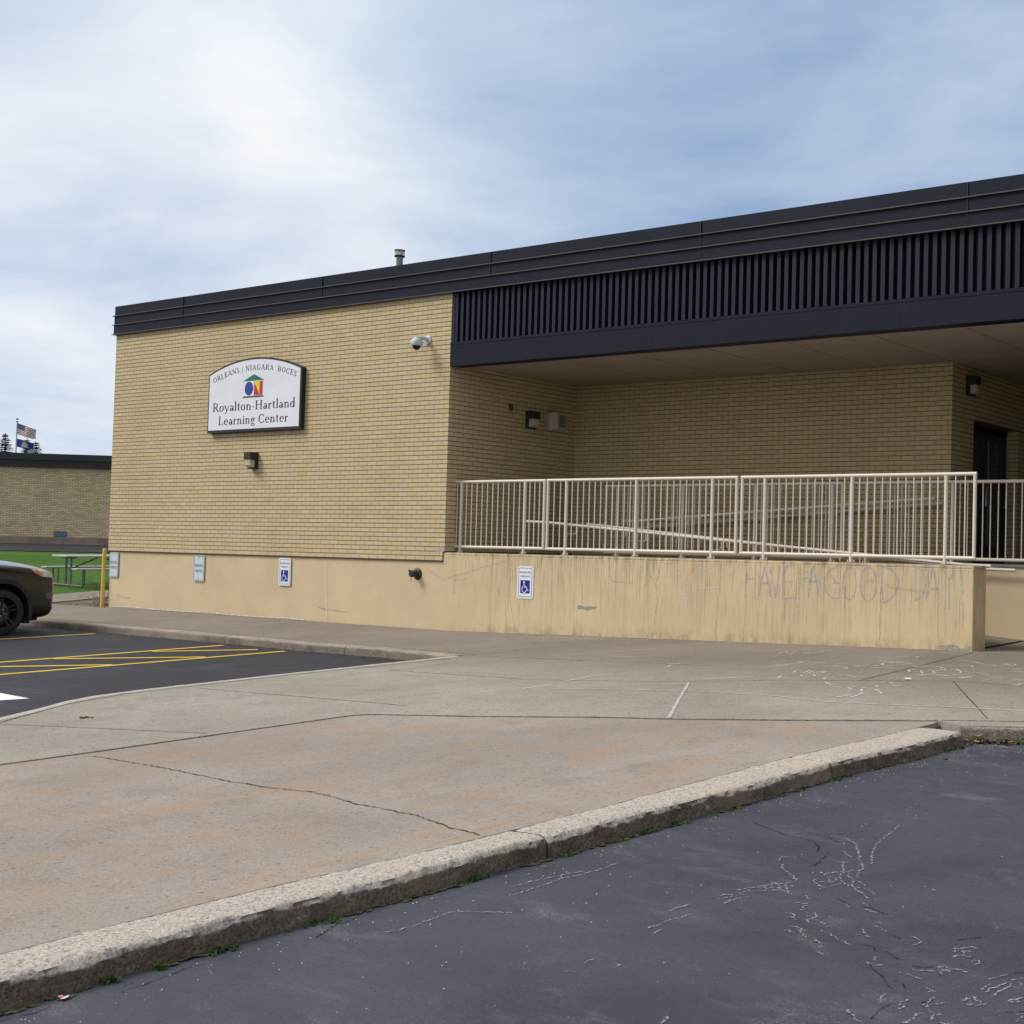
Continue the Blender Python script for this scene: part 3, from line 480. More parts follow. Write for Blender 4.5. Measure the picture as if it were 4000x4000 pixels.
for l in ([(4.9,-9.6),(4.31,-8.45),(3.6,-7.5),(3.38,-6.9),(3.36,-6.12),(3.36,-5.2),(3.43,-4.3),(3.52,-3.2)],[(-30,-2.16),(-6.78,-2.15),(-1.7,-2.18),(1.0,-2.34),(3.4,-2.72)],[(10.16,-4.79),(10.74,-4.47),(16.,-1.6)]): strip(J,l,.013,.003,jit=.004)
struct(J.build('pavement_joints',JOINT))
for l,w in (([(3.6,-6.285),(4.6,-6.28)],.014),([(5.95,-6.27),(6.22,-6.28)],.012),([(7.3,-3.95),(8.48,-5.83)],.026),([(-1.80,-2.05),(-1.58,-.8)],.014),([(4.6,-2.745),(5.5,-2.67),(6.5,-2.6)],.012),([(3.6,-2.83),(4.6,-2.75)],.006),
    ([(1.5,-.02),(8.0,-.022)],.022),([(8.,-.022),(8.36,-.03),(8.37,.34)],.03)): strip(JL,l,w,.0035,jit=.004)
struct(JL.build('joint_sealant',JOINTL))
MS=MB()
for l in (ORT[:5],ORT[4:8],ORT[7:]): strip(MS,l,.007,.002,jit=.006,wj=.6)
struct(MS.build('slab_gap',CRK_D))
CK=MB(); strip(CK,[(6.33,-8.87),(6.85,-8.89),(7.17,-8.91),(7.55,-8.95),(7.86,-8.98),(8.15,-8.98),(8.48,-8.92),(8.85,-8.98),(9.31,-8.99),(9.65,-9.08),(9.86,-9.1)],.0075,-.0025,jit=.009,step=.025,wj=.7)
struct(CK.build('slab_crack',JOINT))
# painted lines (left lot)
YL=MB()
for l in ([(-4.52,-2.57),(-5.25,-8.2)],[(-1.45,-2.57),(-2.05,-9.5)],[(-.13,-2.59),(-.85,-10)],[(-.58,-2.66),(-1.45,-3.59)],[(-.31,-3.61),(-1.57,-4.78)],[(-.40,-4.75),(-1.70,-6.05)],[(-.5,-6.0),(-1.8,-7.3)]): strip(YL,l,.10,-.101)
YL.build('yellow_lines',YLINE)['kind']='structure'
WL=MB(); WL.quad(*[(x,y,H(x,y)-.101) for x,y in ((2.02,-6.97),(1.87,-7.28),(.4,-7.15),(.5,-6.75))]); WL.quad(*[(x,y,H(x,y)-.101) for x,y in ((1.75,-7.9),(1.6,-8.2),(-.2,-8.1),(-.1,-7.7))])
struct(WL.build('white_crossing_paint',WLINE))
# crack residue and repair marks on the near lot
AW=MB(); AD=MB()
for l in D_AW: strip(AW,l,.0075,-.1015,jit=.006,wj=.7,step=.012)
for l in D_AD: strip(AD,l,.006,-.1022,jit=.004,wj=.5,step=.03)
rs=random.Random(3)
for _ in range(14):   # stray flecks of residue around the broken area
    cx,cy,sp=rs.choice([(11.6,-8.8,.35),(12.2,-9.3,.45),(11.9,-9.2,.35),(12.5,-9.5,.3),(11.3,-8.5,.3)])
    x,y=rs.gauss(cx,sp),rs.gauss(cy,sp*.6); a=rs.uniform(0,6.3); L=rs.uniform(.015,.07)
    strip(AW,[(x,y),(x+L*math.cos(a),y+L*math.sin(a)),(x+L*1.6*math.cos(a+.7),y+L*1.6*math.sin(a+.7))],.006,-.1012,jit=.004,wj=.7,step=.012)
struct(AW.build('crack_residue',CRK_W)); struct(AD.build('asphalt_cracks',CRK_D))
# chalk on the pavement
CW=MB(); CPm=MB()
for l in D_CS: strip(CW,l,.018,.0045,jit=.003,wj=.5,step=.03)
for l in D_CP: strip(CPm,l,.014,.0045,jit=.003,wj=.4,step=.04)
o=struct(CW.build('white_chalk_scribbles',CH_W)); o=struct(CPm.build('pink_chalk_lines',simple('pavement_pink_chalk',(.56,.44,.44),.9)))
# ------------------------------------------------------------ near kerb: swept, worn profile
def lerp_path(P,y):
    for (x0,y0),(x1,y1) in zip(P,P[1:]):
        if y1<=y<=y0: return x0+(x1-x0)*(y0-y)/(y0-y1)
    return P[-1][0] if y<P[-1][1] else P[0][0]
def kerb(name,ya,yb,seg=.022):
    n=int((ya-yb)/seg); mb=MB(); prof=22
    rows=[]
    for i in range(n+1):
        y=ya+(yb-ya)*i/n; xb=lerp_path(NKB,y); xt=lerp_path(NKT,y); z=H(xb,y)
        e=0 if 0<i<n else .012
        row=[]
        w=xt-xb
        pts=[(-.004,-.12),(-.002,-.012)]+[(w*k/8,-.008+.004*math.sin(k/8*3.1)) for k in range(9)]
        pts[-1]=(w*.97,-.008)
        pts+=[(w+.006,-.016),(w+.012,-.03)]+[(w+.016+.012*k/7,-.035-.085*k/7) for k in range(8)]
        for k,(dx,dz) in enumerate(pts):
            q=Vector((xb+dx,y*1.0,dz)); a=0 if k<2 else (.006 if k<8 else .014)
            nn=mnoise.noise(q*4)*.35+mnoise.noise(q*9)*.35+mnoise.noise(q*28)*.5+mnoise.noise(q*60)*.3
            big=mnoise.noise(Vector((3,y*1.6,1)))*.010 if k>7 else 0
            dz2=nn*a*(.8 if k<=10 else .25); dx2=(nn*a*1.1+big) if k>8 else 0
            row.append(len(mb.v)); mb.v.append((xb+dx-e*(k>9)+dx2,y,z+dz+dz2-e*.5))
        rows.append(row)
    for a,b in zip(rows,rows[1:]):
        for k in range(len(a)-1): mb.f.append((a[k],a[k+1],b[k+1],b[k])); mb.mi.append(0)
    mb.f.append(tuple(rows[0])); mb.f.append(tuple(rows[-1])[::-1]); mb.mi+=[0,0]
    o=mb.build(name,KERB_N,smooth=True); struct(o); return o
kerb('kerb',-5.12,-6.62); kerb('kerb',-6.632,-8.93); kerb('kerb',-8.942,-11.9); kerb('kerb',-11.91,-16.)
# far kerb and right kerb : rounded lip over the sidewalk edge
def lip(name,path,side,mat,h=.11,w=.15):
    mb=MB(); rows=[]; P=[]
    for (x0,y0),(x1,y1) in zip(path,path[1:]):
        L=math.hypot(x1-x0,y1-y0); n=max(1,int(L/.08))
        for k in range(n): P.append((x0+(x1-x0)*k/n,y0+(y1-y0)*k/n))
    P.append(path[-1])
    for i,(x,y) in enumerate(P):
        a=P[max(0,i-2)]; b=P[min(len(P)-1,i+2)]; dx,dy=b[0]-a[0],b[1]-a[1]; L=math.hypot(dx,dy); nx,ny=side*dy/L,-side*dx/L
        row=[]
        for k,(o,dz) in enumerate([(-w,.002),(-.06,.006),(-.02,.004),(0,-.004),(.012,-.018),(.018,-.04),(.022,-.075),(.03,-.16)]):
            q=Vector((x*1.0,y*1.0,k)); nn=mnoise.noise(q*6)*.006+mnoise.noise(q*20)*.004
            o2=o+(nn if k>2 else 0); row.append(len(mb.v)); mb.v.append((x+nx*o2,y+ny*o2,H(x+nx*o,y+ny*o)+dz+(nn*.5 if 0<k<5 else 0)))
        rows.append(row)
    for a,b in zip(rows,rows[1:]):
        for k in range(len(a)-1): mb.f.append((a[k],a[k+1],b[k+1],b[k])); mb.mi.append(0)
    return struct(mb.build(name,mat,smooth=True))
lip('kerb',[(-30,-2.33),(-6.31,-2.33),(-4.42,-2.34),(-1.70,-2.36)],1,KERB_F)
lip('kerb',[(-1.69,-2.36),(-.3,-2.39),(.95,-2.51)],1,KERB_F)
lip('kerb',[(.96,-2.51),(1.69,-2.60),(2.93,-2.86),(3.33,-2.99)],1,KERB_F)
lip('kerb',[RK0,(12.,-4.06),RK1],1,KERB_F,w=.18)
lip('kerb',[(3.33,-2.99)]+LE[:12],1,kerbmat('light_kerb',(.42,.39,.33),(.2,.18,.15)),w=.12)
# ------------------------------------------------------------ back-left: walk, dirt
struct(sheet('footpath',[(-9.9,-.6),(-10.5,.04),(-12.,1.84),(-15.2,5.6),(-15.6,13.6),(-18.,13.6),(-16.4,6.6),(-15.8,4.17),(-13.9,1.9),(-12.4,-.1),(-12.2,-.6)],.004,CONC,skirt=.1))
struct(sheet('dirt_bed',[(-8.66,-.22),(-10.3,-.18),(-10.55,.04),(-12.05,1.84),(-15.2,5.6),(-8.66,5.6)],-.02,SOIL))
# ------------------------------------------------------------ main building
bld=thing('brick_building',(0,3,0),'long low yellow-brick building with dark metal fascia, recessed entrance and arched sign','building')
XA,XE0=-8.61,16.0
def wallp(name,poly,fn,d,mat): return MB().prism(poly,fn,d).build(name,mat,bld)
# front brick panel with the notch above the ledge
wallp('brick_wall',[(XA,1.010),(-.045,1.010),(-.045,1.1454),(0,1.1454),(0,4.97),(XA,4.97)],lambda x,z,h:(x,h,z),.10,B_front)
# dark return of the notch
wallp('brick_wall',[(.001,1.1462),(2.806,1.1462),(2.806,3.90),(.001,3.90)],lambda y,z,h:(.0016-h,y,z),.0014,B_side)     # side wall of the recess
MB().box(-.10,0,.0,.10,1.1454,4.2).build('wall_corner',B_side,bld) if False else None
wallp('brick_wall',[(0,.9),(6.752,.9),(6.752,3.90),(0,3.90)],lambda x,z,h:(x,2.806+h,z),.12,B_front)
# door wall with opening
DY0,DY1,DZ=3.555,5.262,3.195
for poly in ([(2.926,.9),(DY0,.9),(DY0,3.9),(2.926,3.9)],[(DY1,.9),(8.0,.9),(8.0,3.9),(DY1,3.9)],[(DY0,DZ),(DY1,DZ),(DY1,3.9),(DY0,3.9)]):
    pass
mbw=MB()
for (a,b,c,d_) in ((2.926,DY0,.9,3.9),(DY1,8.,.9,3.9),(DY0,DY1,DZ,3.9)):
    mbw.box(6.452,6.752,a,b,c,d_)
mbw.build('brick_wall',B_side,bld)
wallp('brick_wall',[(6.6,.9),(14.,.9),(14.,3.9),(6.6,3.9)],lambda x,z,h:(x,8.0+h,z),.12,B_front)
wallp('brick_wall',[(.2,.2),(8.,.2),(8.,3.9),(.2,3.9)],lambda y,z,h:(14.0+h,y,z),.2,B_side)
MB().box(XA,XA+.12,.10,19.9,-.2,4.97).build('brick_wall',B_side,bld)
MB().box(XA,16,19.9,20.,-.2,4.97).build('brick_wall',B_front,bld)
# stucco foundation under the brick, set back a little
MB().box(XA+.03,-.012,.028,.30,-.4,1.008).build('foundation_wall',STUC,bld)
MB().box(XA+.03,XA+.20,.30,19.8,-.4,1.008).build('foundation_wall',STUC,bld)
MB().box(XA+.01,-.05,.006,.1,1.003,1.012).build('shelf_angle',JOINT,bld)
MB().box(-.035,-.003,.02,.2,.98,1.135).build('corner_patch',STUC,bld)
# fascia: three flat courses with projecting ribs
fz=[5.476,5.298,5.131,4.958]
FA=MB()
for k,(a,b) in enumerate(zip(fz,fz[1:])):
    FA.box(XA-.03-.004*k,XE0,-.030-.004*k,.2,b,a-.001)
FA.box(XA-.026,XA+.2,.2,20.02,4.958,5.472)
FA.build('fascia',DARKM,bld)
for z in fz[1:]:
    RB=MB(); RB.box(XA-.065,XE0,-.062,-.02,z-.007,z+.005); RB.box(XA-.065,XA-.02,-.021,20,z-.0065,z+.0045); RB.build('fascia_rib',RIBM,bld)

for x in (-6.56,-2.885,.786,4.493,8.189,11.9): MB().box(x-.004,x+.004,-.043,-.030,4.97,5.47).build('fascia_seam',DARKIN,bld)
MB().box(XA+.1,XE0,.2,19.95,5.30,5.40).build('roof',simple('roof_membrane',(.08,.08,.08)),bld)
# louvered band
LV_=MB(); x=.073; LV_.box(.006,.060,.0,.06,4.22,4.958)
while x<XE0-.1:
    LV_.box(x,x+.053,.0,.085,4.22,4.958); x+=.1113
LV_.build('louver_band',LOUVM,bld)
MB().box(.002,XE0,.088,.14,4.1,5.2).build('louver_backing',DARKIN,bld)
MB().box(.002,XE0,-.014,.13,4.178,4.219).build('louver_sill',DARKM,bld)
CB=MB(); CB.box(.002,XE0,-.010,.20,3.872,4.174); CB.build('canopy_beam',DARKM,bld)
for x in (3.696,7.408,11.1): MB().box(x-.003,x+.003,-.013,-.008,3.875,4.17).build('beam_seam',DARKIN,bld)
SF=MB(); SF.box(.0,14.,.2,8.,3.90,3.93); SF.build('soffit',SOFF,bld)
MB().box(.0,14.,.13,.23,3.875,3.905).build('soffit_trim',DARKM,bld)
SJ=MB(); x=1.9
while x<14: SJ.box(x-.004,x+.004,.23,8,3.897,3.90); x+=1.22
for y in (2.6,5.0): SJ.box(.0,14,y-.002,y+.002,3.8975,3.90)
SJ.build('soffit_joint',simple('soffit_gap',(.17,.14,.115),.9),bld)
# entrance door
MB().box(6.50,6.762,DY0,DY1+.07,DZ-.012,DZ+.003).build('lintel',simple('steel_lintel',(.20,.15,.12),.6),bld)
dr=MB(); X0,X1=6.53,6.585
ya,yb=DY0+.002,DY1-.08
ym=(ya+yb)/2
for a,b,c,d_ in ((ya,ya+.06,1.16,DZ-.015),(yb-.06,yb,1.16,DZ-.015),(ya+.06,yb-.06,DZ-.10,DZ-.015),(ya+.06,yb-.06,2.92+.18,2.95+.18)):
    dr.box(X0-.03,X1+.02,a,b,c,min(d_,DZ-.016))
DBLK=simple('black_door_frame',(.012,.013,.017),.35,var=.1)
door=dr.build('door_frame',DBLK,bld)
def leaf(a,b):
    l=MB()
    for p,q,c,d_ in ((a,a+.11,1.165,3.08),(b-.11,b,1.165,3.08),(a+.11,b-.11,1.165,1.42),(a+.11,b-.11,2.97,3.08)): l.box(X0,X1,p,q,c,d_)
    o=l.build('door',DBLK,bld)
    gl,tg=M('door_glass'); tg.out((.02,.021,.02),.06,spec=.8)
    MB().box(X0+.02,X0+.03,a+.11,b-.11,1.42,2.97).build('door_glass',gl,o)
    MB().box(X1,X1+.008,a+.12,a+.135,1.43,2.96).build('glazing_bead',STEEL,o)
    MB().tube([(X1,(b-.09),2.0),(X1+.07,b-.09,2.0),(X1+.07,b-.09,2.35),(X1,b-.09,2.35)],.012).build('door_handle',STEEL,o)
leaf(ya+.06,ym-.003); leaf(ym+.003,yb-.06)
MB().box(X1,X1+.025,yb-.008,yb+.001,1.16,3.08).build('door_edge_strip',STEEL,bld)
MB().box(6.45,6.54,DY0,DY1,1.16,DZ).build('door_recess_back',DARKIN,bld)
# rooftop vent
vp=thing('roof_vent',(-6.08,4.33,5.40),'small rooftop vent pipe with a ribbed pale cap above the dark fascia','roof vent')
MB().tube([(-6.08,4.33,5.40),(-6.08,4.33,7.06)],.066,20).build('vent_pipe',GALV,vp,smooth=True)
cp=MB(); cp.lathe([(.03,0),(.105,.0),(.108,.012),(.07,.03)],(-6.08,4.33,7.03)); cp.lathe([(.0,.165),(.106,.145),(.106,.13),(.03,.13)],(-6.08,4.33,7.02))
cp.build('cap_plate',DARKM,vp,smooth=True)
rg=MB()
for k in range(5): rg.lathe([(.09,-.007),(.098,0),(.09,.007),(.085,0),(.09,-.007)],(-6.08,4.33,7.058+k*.021))
for a in range(6): rg.tube([(-6.08+.09*math.cos(a),4.33+.09*math.sin(a),7.03),(-6.08+.09*math.cos(a),4.33+.09*math.sin(a),7.155)],.005,6)
rg.build('cap_ring',simple('pale_vent_ring',(.6,.6,.6),.5),vp)
# ------------------------------------------------------------ ramp walls, ramps, deck
rw=thing('ramp_wall',(4.2,.18,0),'long streaked yellow stucco ledge with children\'s chalk writing, in front of the ramp','wall')
def rough_wall(x0,x1,y0,y1,zt,name,mat,parent):
    mb=MB(); mb.box(x0,x1,y0,y1,-.4,zt-.035); mb.box(x0,x1,y0+.004,y1,zt-.035,zt)
    return mb.build(name,mat,parent,bevel=.008)
rough_wall(-.003,8.323,0.004,.37,1.135,'wall_body',STUC_R,rw)
MB().box(.03,8.31,.02,.36,1.1352,1.139).build('wall_cap',simple('weathered_cap',(.27,.25,.19),.95,var=.35,sc=7),rw)
def wstrip(mb,pts,w,y,jit=.004,step=.02,wj=.4):
    P=[]
    for (x0,y0),(x1,y1) in zip(pts,pts[1:]):
        L=math.hypot(x1-x0,y1-y0); n=max(1,int(L/step))
        for k in range(n): P.append((x0+(x1-x0)*k/n,y0+(y1-y0)*k/n))
    P.append(pts[-1]); Q=[]
    for i,(a_,b_) in enumerate(P):
        a=P[max(0,i-1)]; b=P[min(len(P)-1,i+1)]; dx,dy=b[0]-a[0],b[1]-a[1]; L=math.hypot(dx,dy) or 1; nx,ny=-dy/L,dx/L
        j=random.uniform(-jit,jit); ww=w*random.uniform(1-wj,1+wj); a_+=nx*j; b_+=ny*j
        Q.append(((a_+nx*ww/2,b_+ny*ww/2),(a_-nx*ww/2,b_-ny*ww/2)))
    for (a,b),(c,d) in zip(Q,Q[1:]): mb.quad(*[(p[0],y,p[1]) for p in (a,b,d,c)])
for nm,D,mt,w in (('purple_chalk_letters',D_purple,CH_P,.022),('blue_chalk_letters',D_blue,CH_B,.020),('pink_chalk_marks',D_pink,CH_K,.026),('yellow_chalk_star',D_yellow,CH_Y,.010),('white_chalk_marks',D_wht[:-1],CH_W,.010)):
    mb=MB()
    for l in D: wstrip(mb,l,w,.0015-.0004*len(nm)%.0009,jit=.0035)
    mb.build(nm,mt,rw)
for l in D_wc[:-2]:
    mb=MB(); wstrip(mb,l,.0042,.0022,jit=.005,wj=.6); mb.build('wall_crack',CRK_D,rw)
MB().prism(D_chip[0],lambda x,z,h:(x,.0030-h,z),.002).build('chipped_patch',simple('exposed_mortar',(.27,.27,.25),.95,var=.4,sc=60),rw)
MB().prism([(8.0,.165),(7.9,.22),(8.1,.25),(8.2,.205),(8.322,.24),(8.322,.15),(7.8,.15)],lambda x,z,h:(x,.0030-h,z),.002).build('chipped_base',simple('broken_base',(.30,.27,.20),.95,var=.4,sc=50),rw)
wm=MB(); wstrip(wm,D_wht[-1],.010,.018); wm.build('chalk_line',CH_W,bld)
for l in D_wc[-2:]:
    wm=MB(); wstrip(wm,l,.007,.0185); wm.build('wall_crack',CRK_D,bld)
MB().box(-.165,-.006,-.0015,.001,1.148,1.206).build('pink_chalked_brick',simple('pink_chalk_brick',(.50,.32,.36),.9),bld)
rb=thing('ramp_wall',(8.8,1.7,0),'plain yellow stucco wall holding up the entrance deck behind the ramp','wall')
rough_wall(1.5,7.05,1.56,1.88,1.12,'wall_body',STUC,rb)
MB().box(7.05,14.,1.56,1.88,-.3,1.123).build('wall_body',STUC,rb)
mb=MB(); mb.quad((1.5,.37,.73),(8.323,.37,.215),(8.323,1.56,.24),(1.5,1.56,.73)); mb.quad((0.,.37,.73),(1.5,.37,.73),(1.5,2.806,.75),(0,2.806,.75)); mb.quad((1.5,1.88,.75),(6.9,1.88,1.145),(6.9,2.806,1.145),(1.5,2.806,.75))
struct(mb.build('ramp',CONC))
mb=MB(); mb.box(6.90,14.,1.535,8.,1.124,1.157); struct(mb.build('entrance_deck',simple('deck_concrete',(.17,.17,.17),.9,var=.15,sc=3)))
# ------------------------------------------------------------ railings
def rail_panel(x0,x1,Y,zt,zb,posts,base,label,group,left_end=True):
    t=thing('railing_panel',((x0+x1)/2,Y,base),label,'railing',group)
    r=.0215
    fr=MB(); 
    MB().tube([(x0-r*.9,Y,zt),(x1+r*.9,Y,zt)],r,14).build('top_rail',RAIL,t,smooth=True)
    MB().tube([(x0-r*.9,Y,zb),(x1+r*.9,Y,zb)],r,14).build('bottom_rail',RAIL,t,smooth=True)
    for k,x in enumerate((x0,x1)):
        if k==0 and not left_end:
            MB().tube([(x+.03,Y,zb),(x+.03,Y,zt)],.008,8).build('baluster',RAIL,t,smooth=True); continue
        MB().tube([(x,Y,zb),(x,Y,zt)],r,14).build('end_post',RAIL,t,smooth=True)
    for p in posts:
        o=MB().tube([(p,Y,base),(p,Y,zt-.018)],.0235,14).build('post',RAIL,t,smooth=True)
        f=MB(); f.lathe([(.0,.014),(.055,.012),(.06,.006),(.06,0)],(p,Y,base),seg=20)
        f.build('base_plate',RUST,o)
        for s in (-1,1): MB().tube([(p+s*.043,Y,base+.005),(p+s*.043,Y,base+.035)],.008,8).build('anchor_bolt',RAIL,o)
    xs=sorted([x0]+list(posts)+[x1])
    for a,b in zip(xs,xs[1:]):
        n=max(1,round((b-a)/.1045)); 
        for k in range(1,n):
            x=a+(b-a)*k/n
            MB().tube([(x,Y,zb),(x,Y,zt)],.0082,8,cap=False).build('baluster',RAIL,t,smooth=True)
    return t
gF='railing panels along the top of the ledge'; gB='railing panels between the two ramps'
rail_panel(-.005,1.735,.20,2.180,1.225,[.111,1.369],1.137,'short beige railing panel next to the brick corner, leftmost on the ledge',gF,left_end=False)
rail_panel(1.805,4.985,.20,2.182,1.222,[2.143,3.372,4.610],1.137,'middle long beige railing panel on the ledge above the star scribble',gF)
rail_panel(5.070,8.238,.20,2.182,1.222,[5.411,6.652,7.881],1.137,'beige railing panel on the ledge above the chalk greeting, nearest the door',gF)
rail_panel(1.640,5.700,1.67,2.185,1.20,[1.854,3.067,4.314,5.548],1.122,'beige railing panel behind the ledge railing, left one of the back row',gB)
rail_panel(5.820,11.9,1.67,2.187,1.21,[6.070,7.30,8.54,9.78,11.0],1.122,'beige railing panel of the back row running past the ledge end by the door',gB)
def handrail(pts,label,brk,r=.0205,flange=None):
    t=thing('handrail',pts[0],label,'handrail'); MB().tube(pts,r,12).build('rail',RAIL,t,smooth=True)
    for (x,z,dy,fl) in brk:
        b=MB(); y=pts[0][1]
        b.tube([(x,y,z-.018),(x,y,z-.105),(x,y+dy*.25,z-.125),(x,y+dy,z-.125)],.0085,8); b.build('bracket',RAIL,t,smooth=True)
        if fl: MB().lathe([(0,-.012),(.036,-.010),(.038,0)],(x,y+dy,z-.125),ax='y',seg=18).build('flange',RAIL,t,smooth=True)
    return t
def zl(p0,p1,x): return p0[1]+(p1[1]-p0[1])*(x-p0[0])/(p1[0]-p0[0])
a,b=(1.57,1.60),(8.0,1.145)
handrail([(1.20,.43,1.61),(1.57,.43,1.60),(8.0,.43,1.145),(8.35,.43,1.135)],'lower sloping handrail on the inner side of the ledge railing',[(x,zl(a,b,x),-.23,False) for x in (2.143,3.372,4.61,5.411,6.652,7.881)])
a,b=(1.75,1.585),(7.80,1.095)
handrail([(1.45,1.46,1.605),(1.75,1.46,1.585),(7.80,1.46,1.095),(8.24,1.46,1.088)],'sloping handrail on the deck wall whose rusty end shows past the ledge',[(x,zl(a,b,x),.12,False) for x in (2.2,4.0,5.8)])
a,b=(2.15,1.67),(7.05,1.99)
handrail([(1.85,1.80,1.66),(2.15,1.80,1.67),(6.6,1.80,1.965),(7.0,1.80,1.985)],'upward sloping handrail fixed to the back of the rear railing',[(x,zl(a,b,x),-.13,False) for x in (3.067,4.314,5.548)])
a,b=(1.5,1.59),(6.75,1.97)
handrail([(1.45,2.70,1.585),(6.70,2.70,1.968)],'upward sloping handrail on round flanges along the recess back wall',[(x,zl(a,b,x),.105,True) for x in (2.45,3.66,4.87,6.10)],r=.024)
# ------------------------------------------------------------ wall sign
SX0,SX1,SZ0,SZ1,SZT=-5.67,-3.243,3.052,4.045,4.272
sg=thing('wall_sign',(-4.456,0,SZ0),'large white arched sign in a black frame with coloured house logo','sign')
def arch(x0,x1,z0,z1,zt,n=28):
    c=(x1-x0)/2; s=zt-z1; Rr=(c*c+s*s)/(2*s); cx=(x0+x1)/2; cz=zt-Rr; P=[(x0,z0),(x1,z0)]
    a0=math.asin(c/Rr)
    for k in range(n+1):
        a=a0-2*a0*k/n; P.append((cx+Rr*math.sin(a),cz+Rr*math.cos(a)))
    return P
MB().prism(arch(SX0,SX1,SZ0,SZ1,SZT),lambda x,z,h:(x,-.004-h,z),.078).build('sign_frame',simple('sign_frame_black',(.010,.012,.018),.45),sg,bevel=.003)
pan=MB().prism(arch(-5.640,-3.280,3.096,4.026,4.238),lambda x,z,h:(x,-.082-h,z),.004).build('sign_panel',WHT,sg)
def decal(name,polys,y,mat,parent,d=.0015):
    mb=MB()
    for P in polys: mb.prism(P,lambda x,z,h:(x,y-h,z),d)
    return mb.build(name,mat,parent)
Y_=-.0865
decal('logo_roof',[[(-4.738,3.887),(-4.175,3.887),(-4.456,3.993)]],Y_,GRN,pan)
decal('logo_circle',[[(-4.573+.111*math.cos(a*math.pi/18),3.761+.114*math.sin(a*math.pi/18)) for a in range(36)]],Y_,BLU,pan)
decal('logo_red_block',[[(-4.440,3.646),(-4.219,3.646),(-4.217,3.873),(-4.438,3.873)]],Y_,RED,pan)
decal('logo_yellow_wedge',[[(-4.437,3.871),(-4.294,3.871),(-4.294,3.653)]],Y_-.0018,YLW,pan)
decal('logo_base',[[(-4.750,3.611),(-4.171,3.611),(-4.212,3.636),(-4.700,3.636)]],Y_,INK,pan)
# serif lettering built from strokes
T_,t_=.135,.062
def pl(x0,y0,x1,y1,w):
    dx,dy=x1-x0,y1-y0; L=math.hypot(dx,dy); nx,ny=-dy/L*w/2,dx/L*w/2
    return [(x0+nx,y0+ny),(x0-nx,y0-ny),(x1-nx,y1-ny),(x1+nx,y1+ny)]
def arcp(cx,cy,rx,ry,a0,a1,T=T_,t=t_):
    out=[]; n=max(4,int(abs(a1-a0)/14))
    for k in range(n):
        q=[]
        for a in (a0+(a1-a0)*k/n,a0+(a1-a0)*(k+1)/n):
            r=math.radians(a); w=(t+(T-t)*abs(math.cos(r))**1.5)/2
            q.append(((cx+(rx-t/2+w*0)*math.cos(r)*1+w*math.cos(r)*0,cy),r,w))
        P=[]
        for (c,r,w),s in ((q[0],1),(q[1],1),(q[1],-1),(q[0],-1)):
            P.append((cx+(rx-T/2+s*w)*math.cos(r),cy+(ry-t/2+s*w)*math.sin(r)))
        out.append(P)
    return out
def ser(x,y,w): return pl(x-w/2,y,x+w/2,y,.045)
def st(x,y0=0,y1=1,sb=1,stp=1,w=.30):
    o=[pl(x,y0,x,y1,T_)]
    if sb: o.append(ser(x,y0+.022,w))
    if stp: o.append(ser(x-(.03 if stp==2 else 0),y1-.022,w if stp==1 else w*.62))
    return o
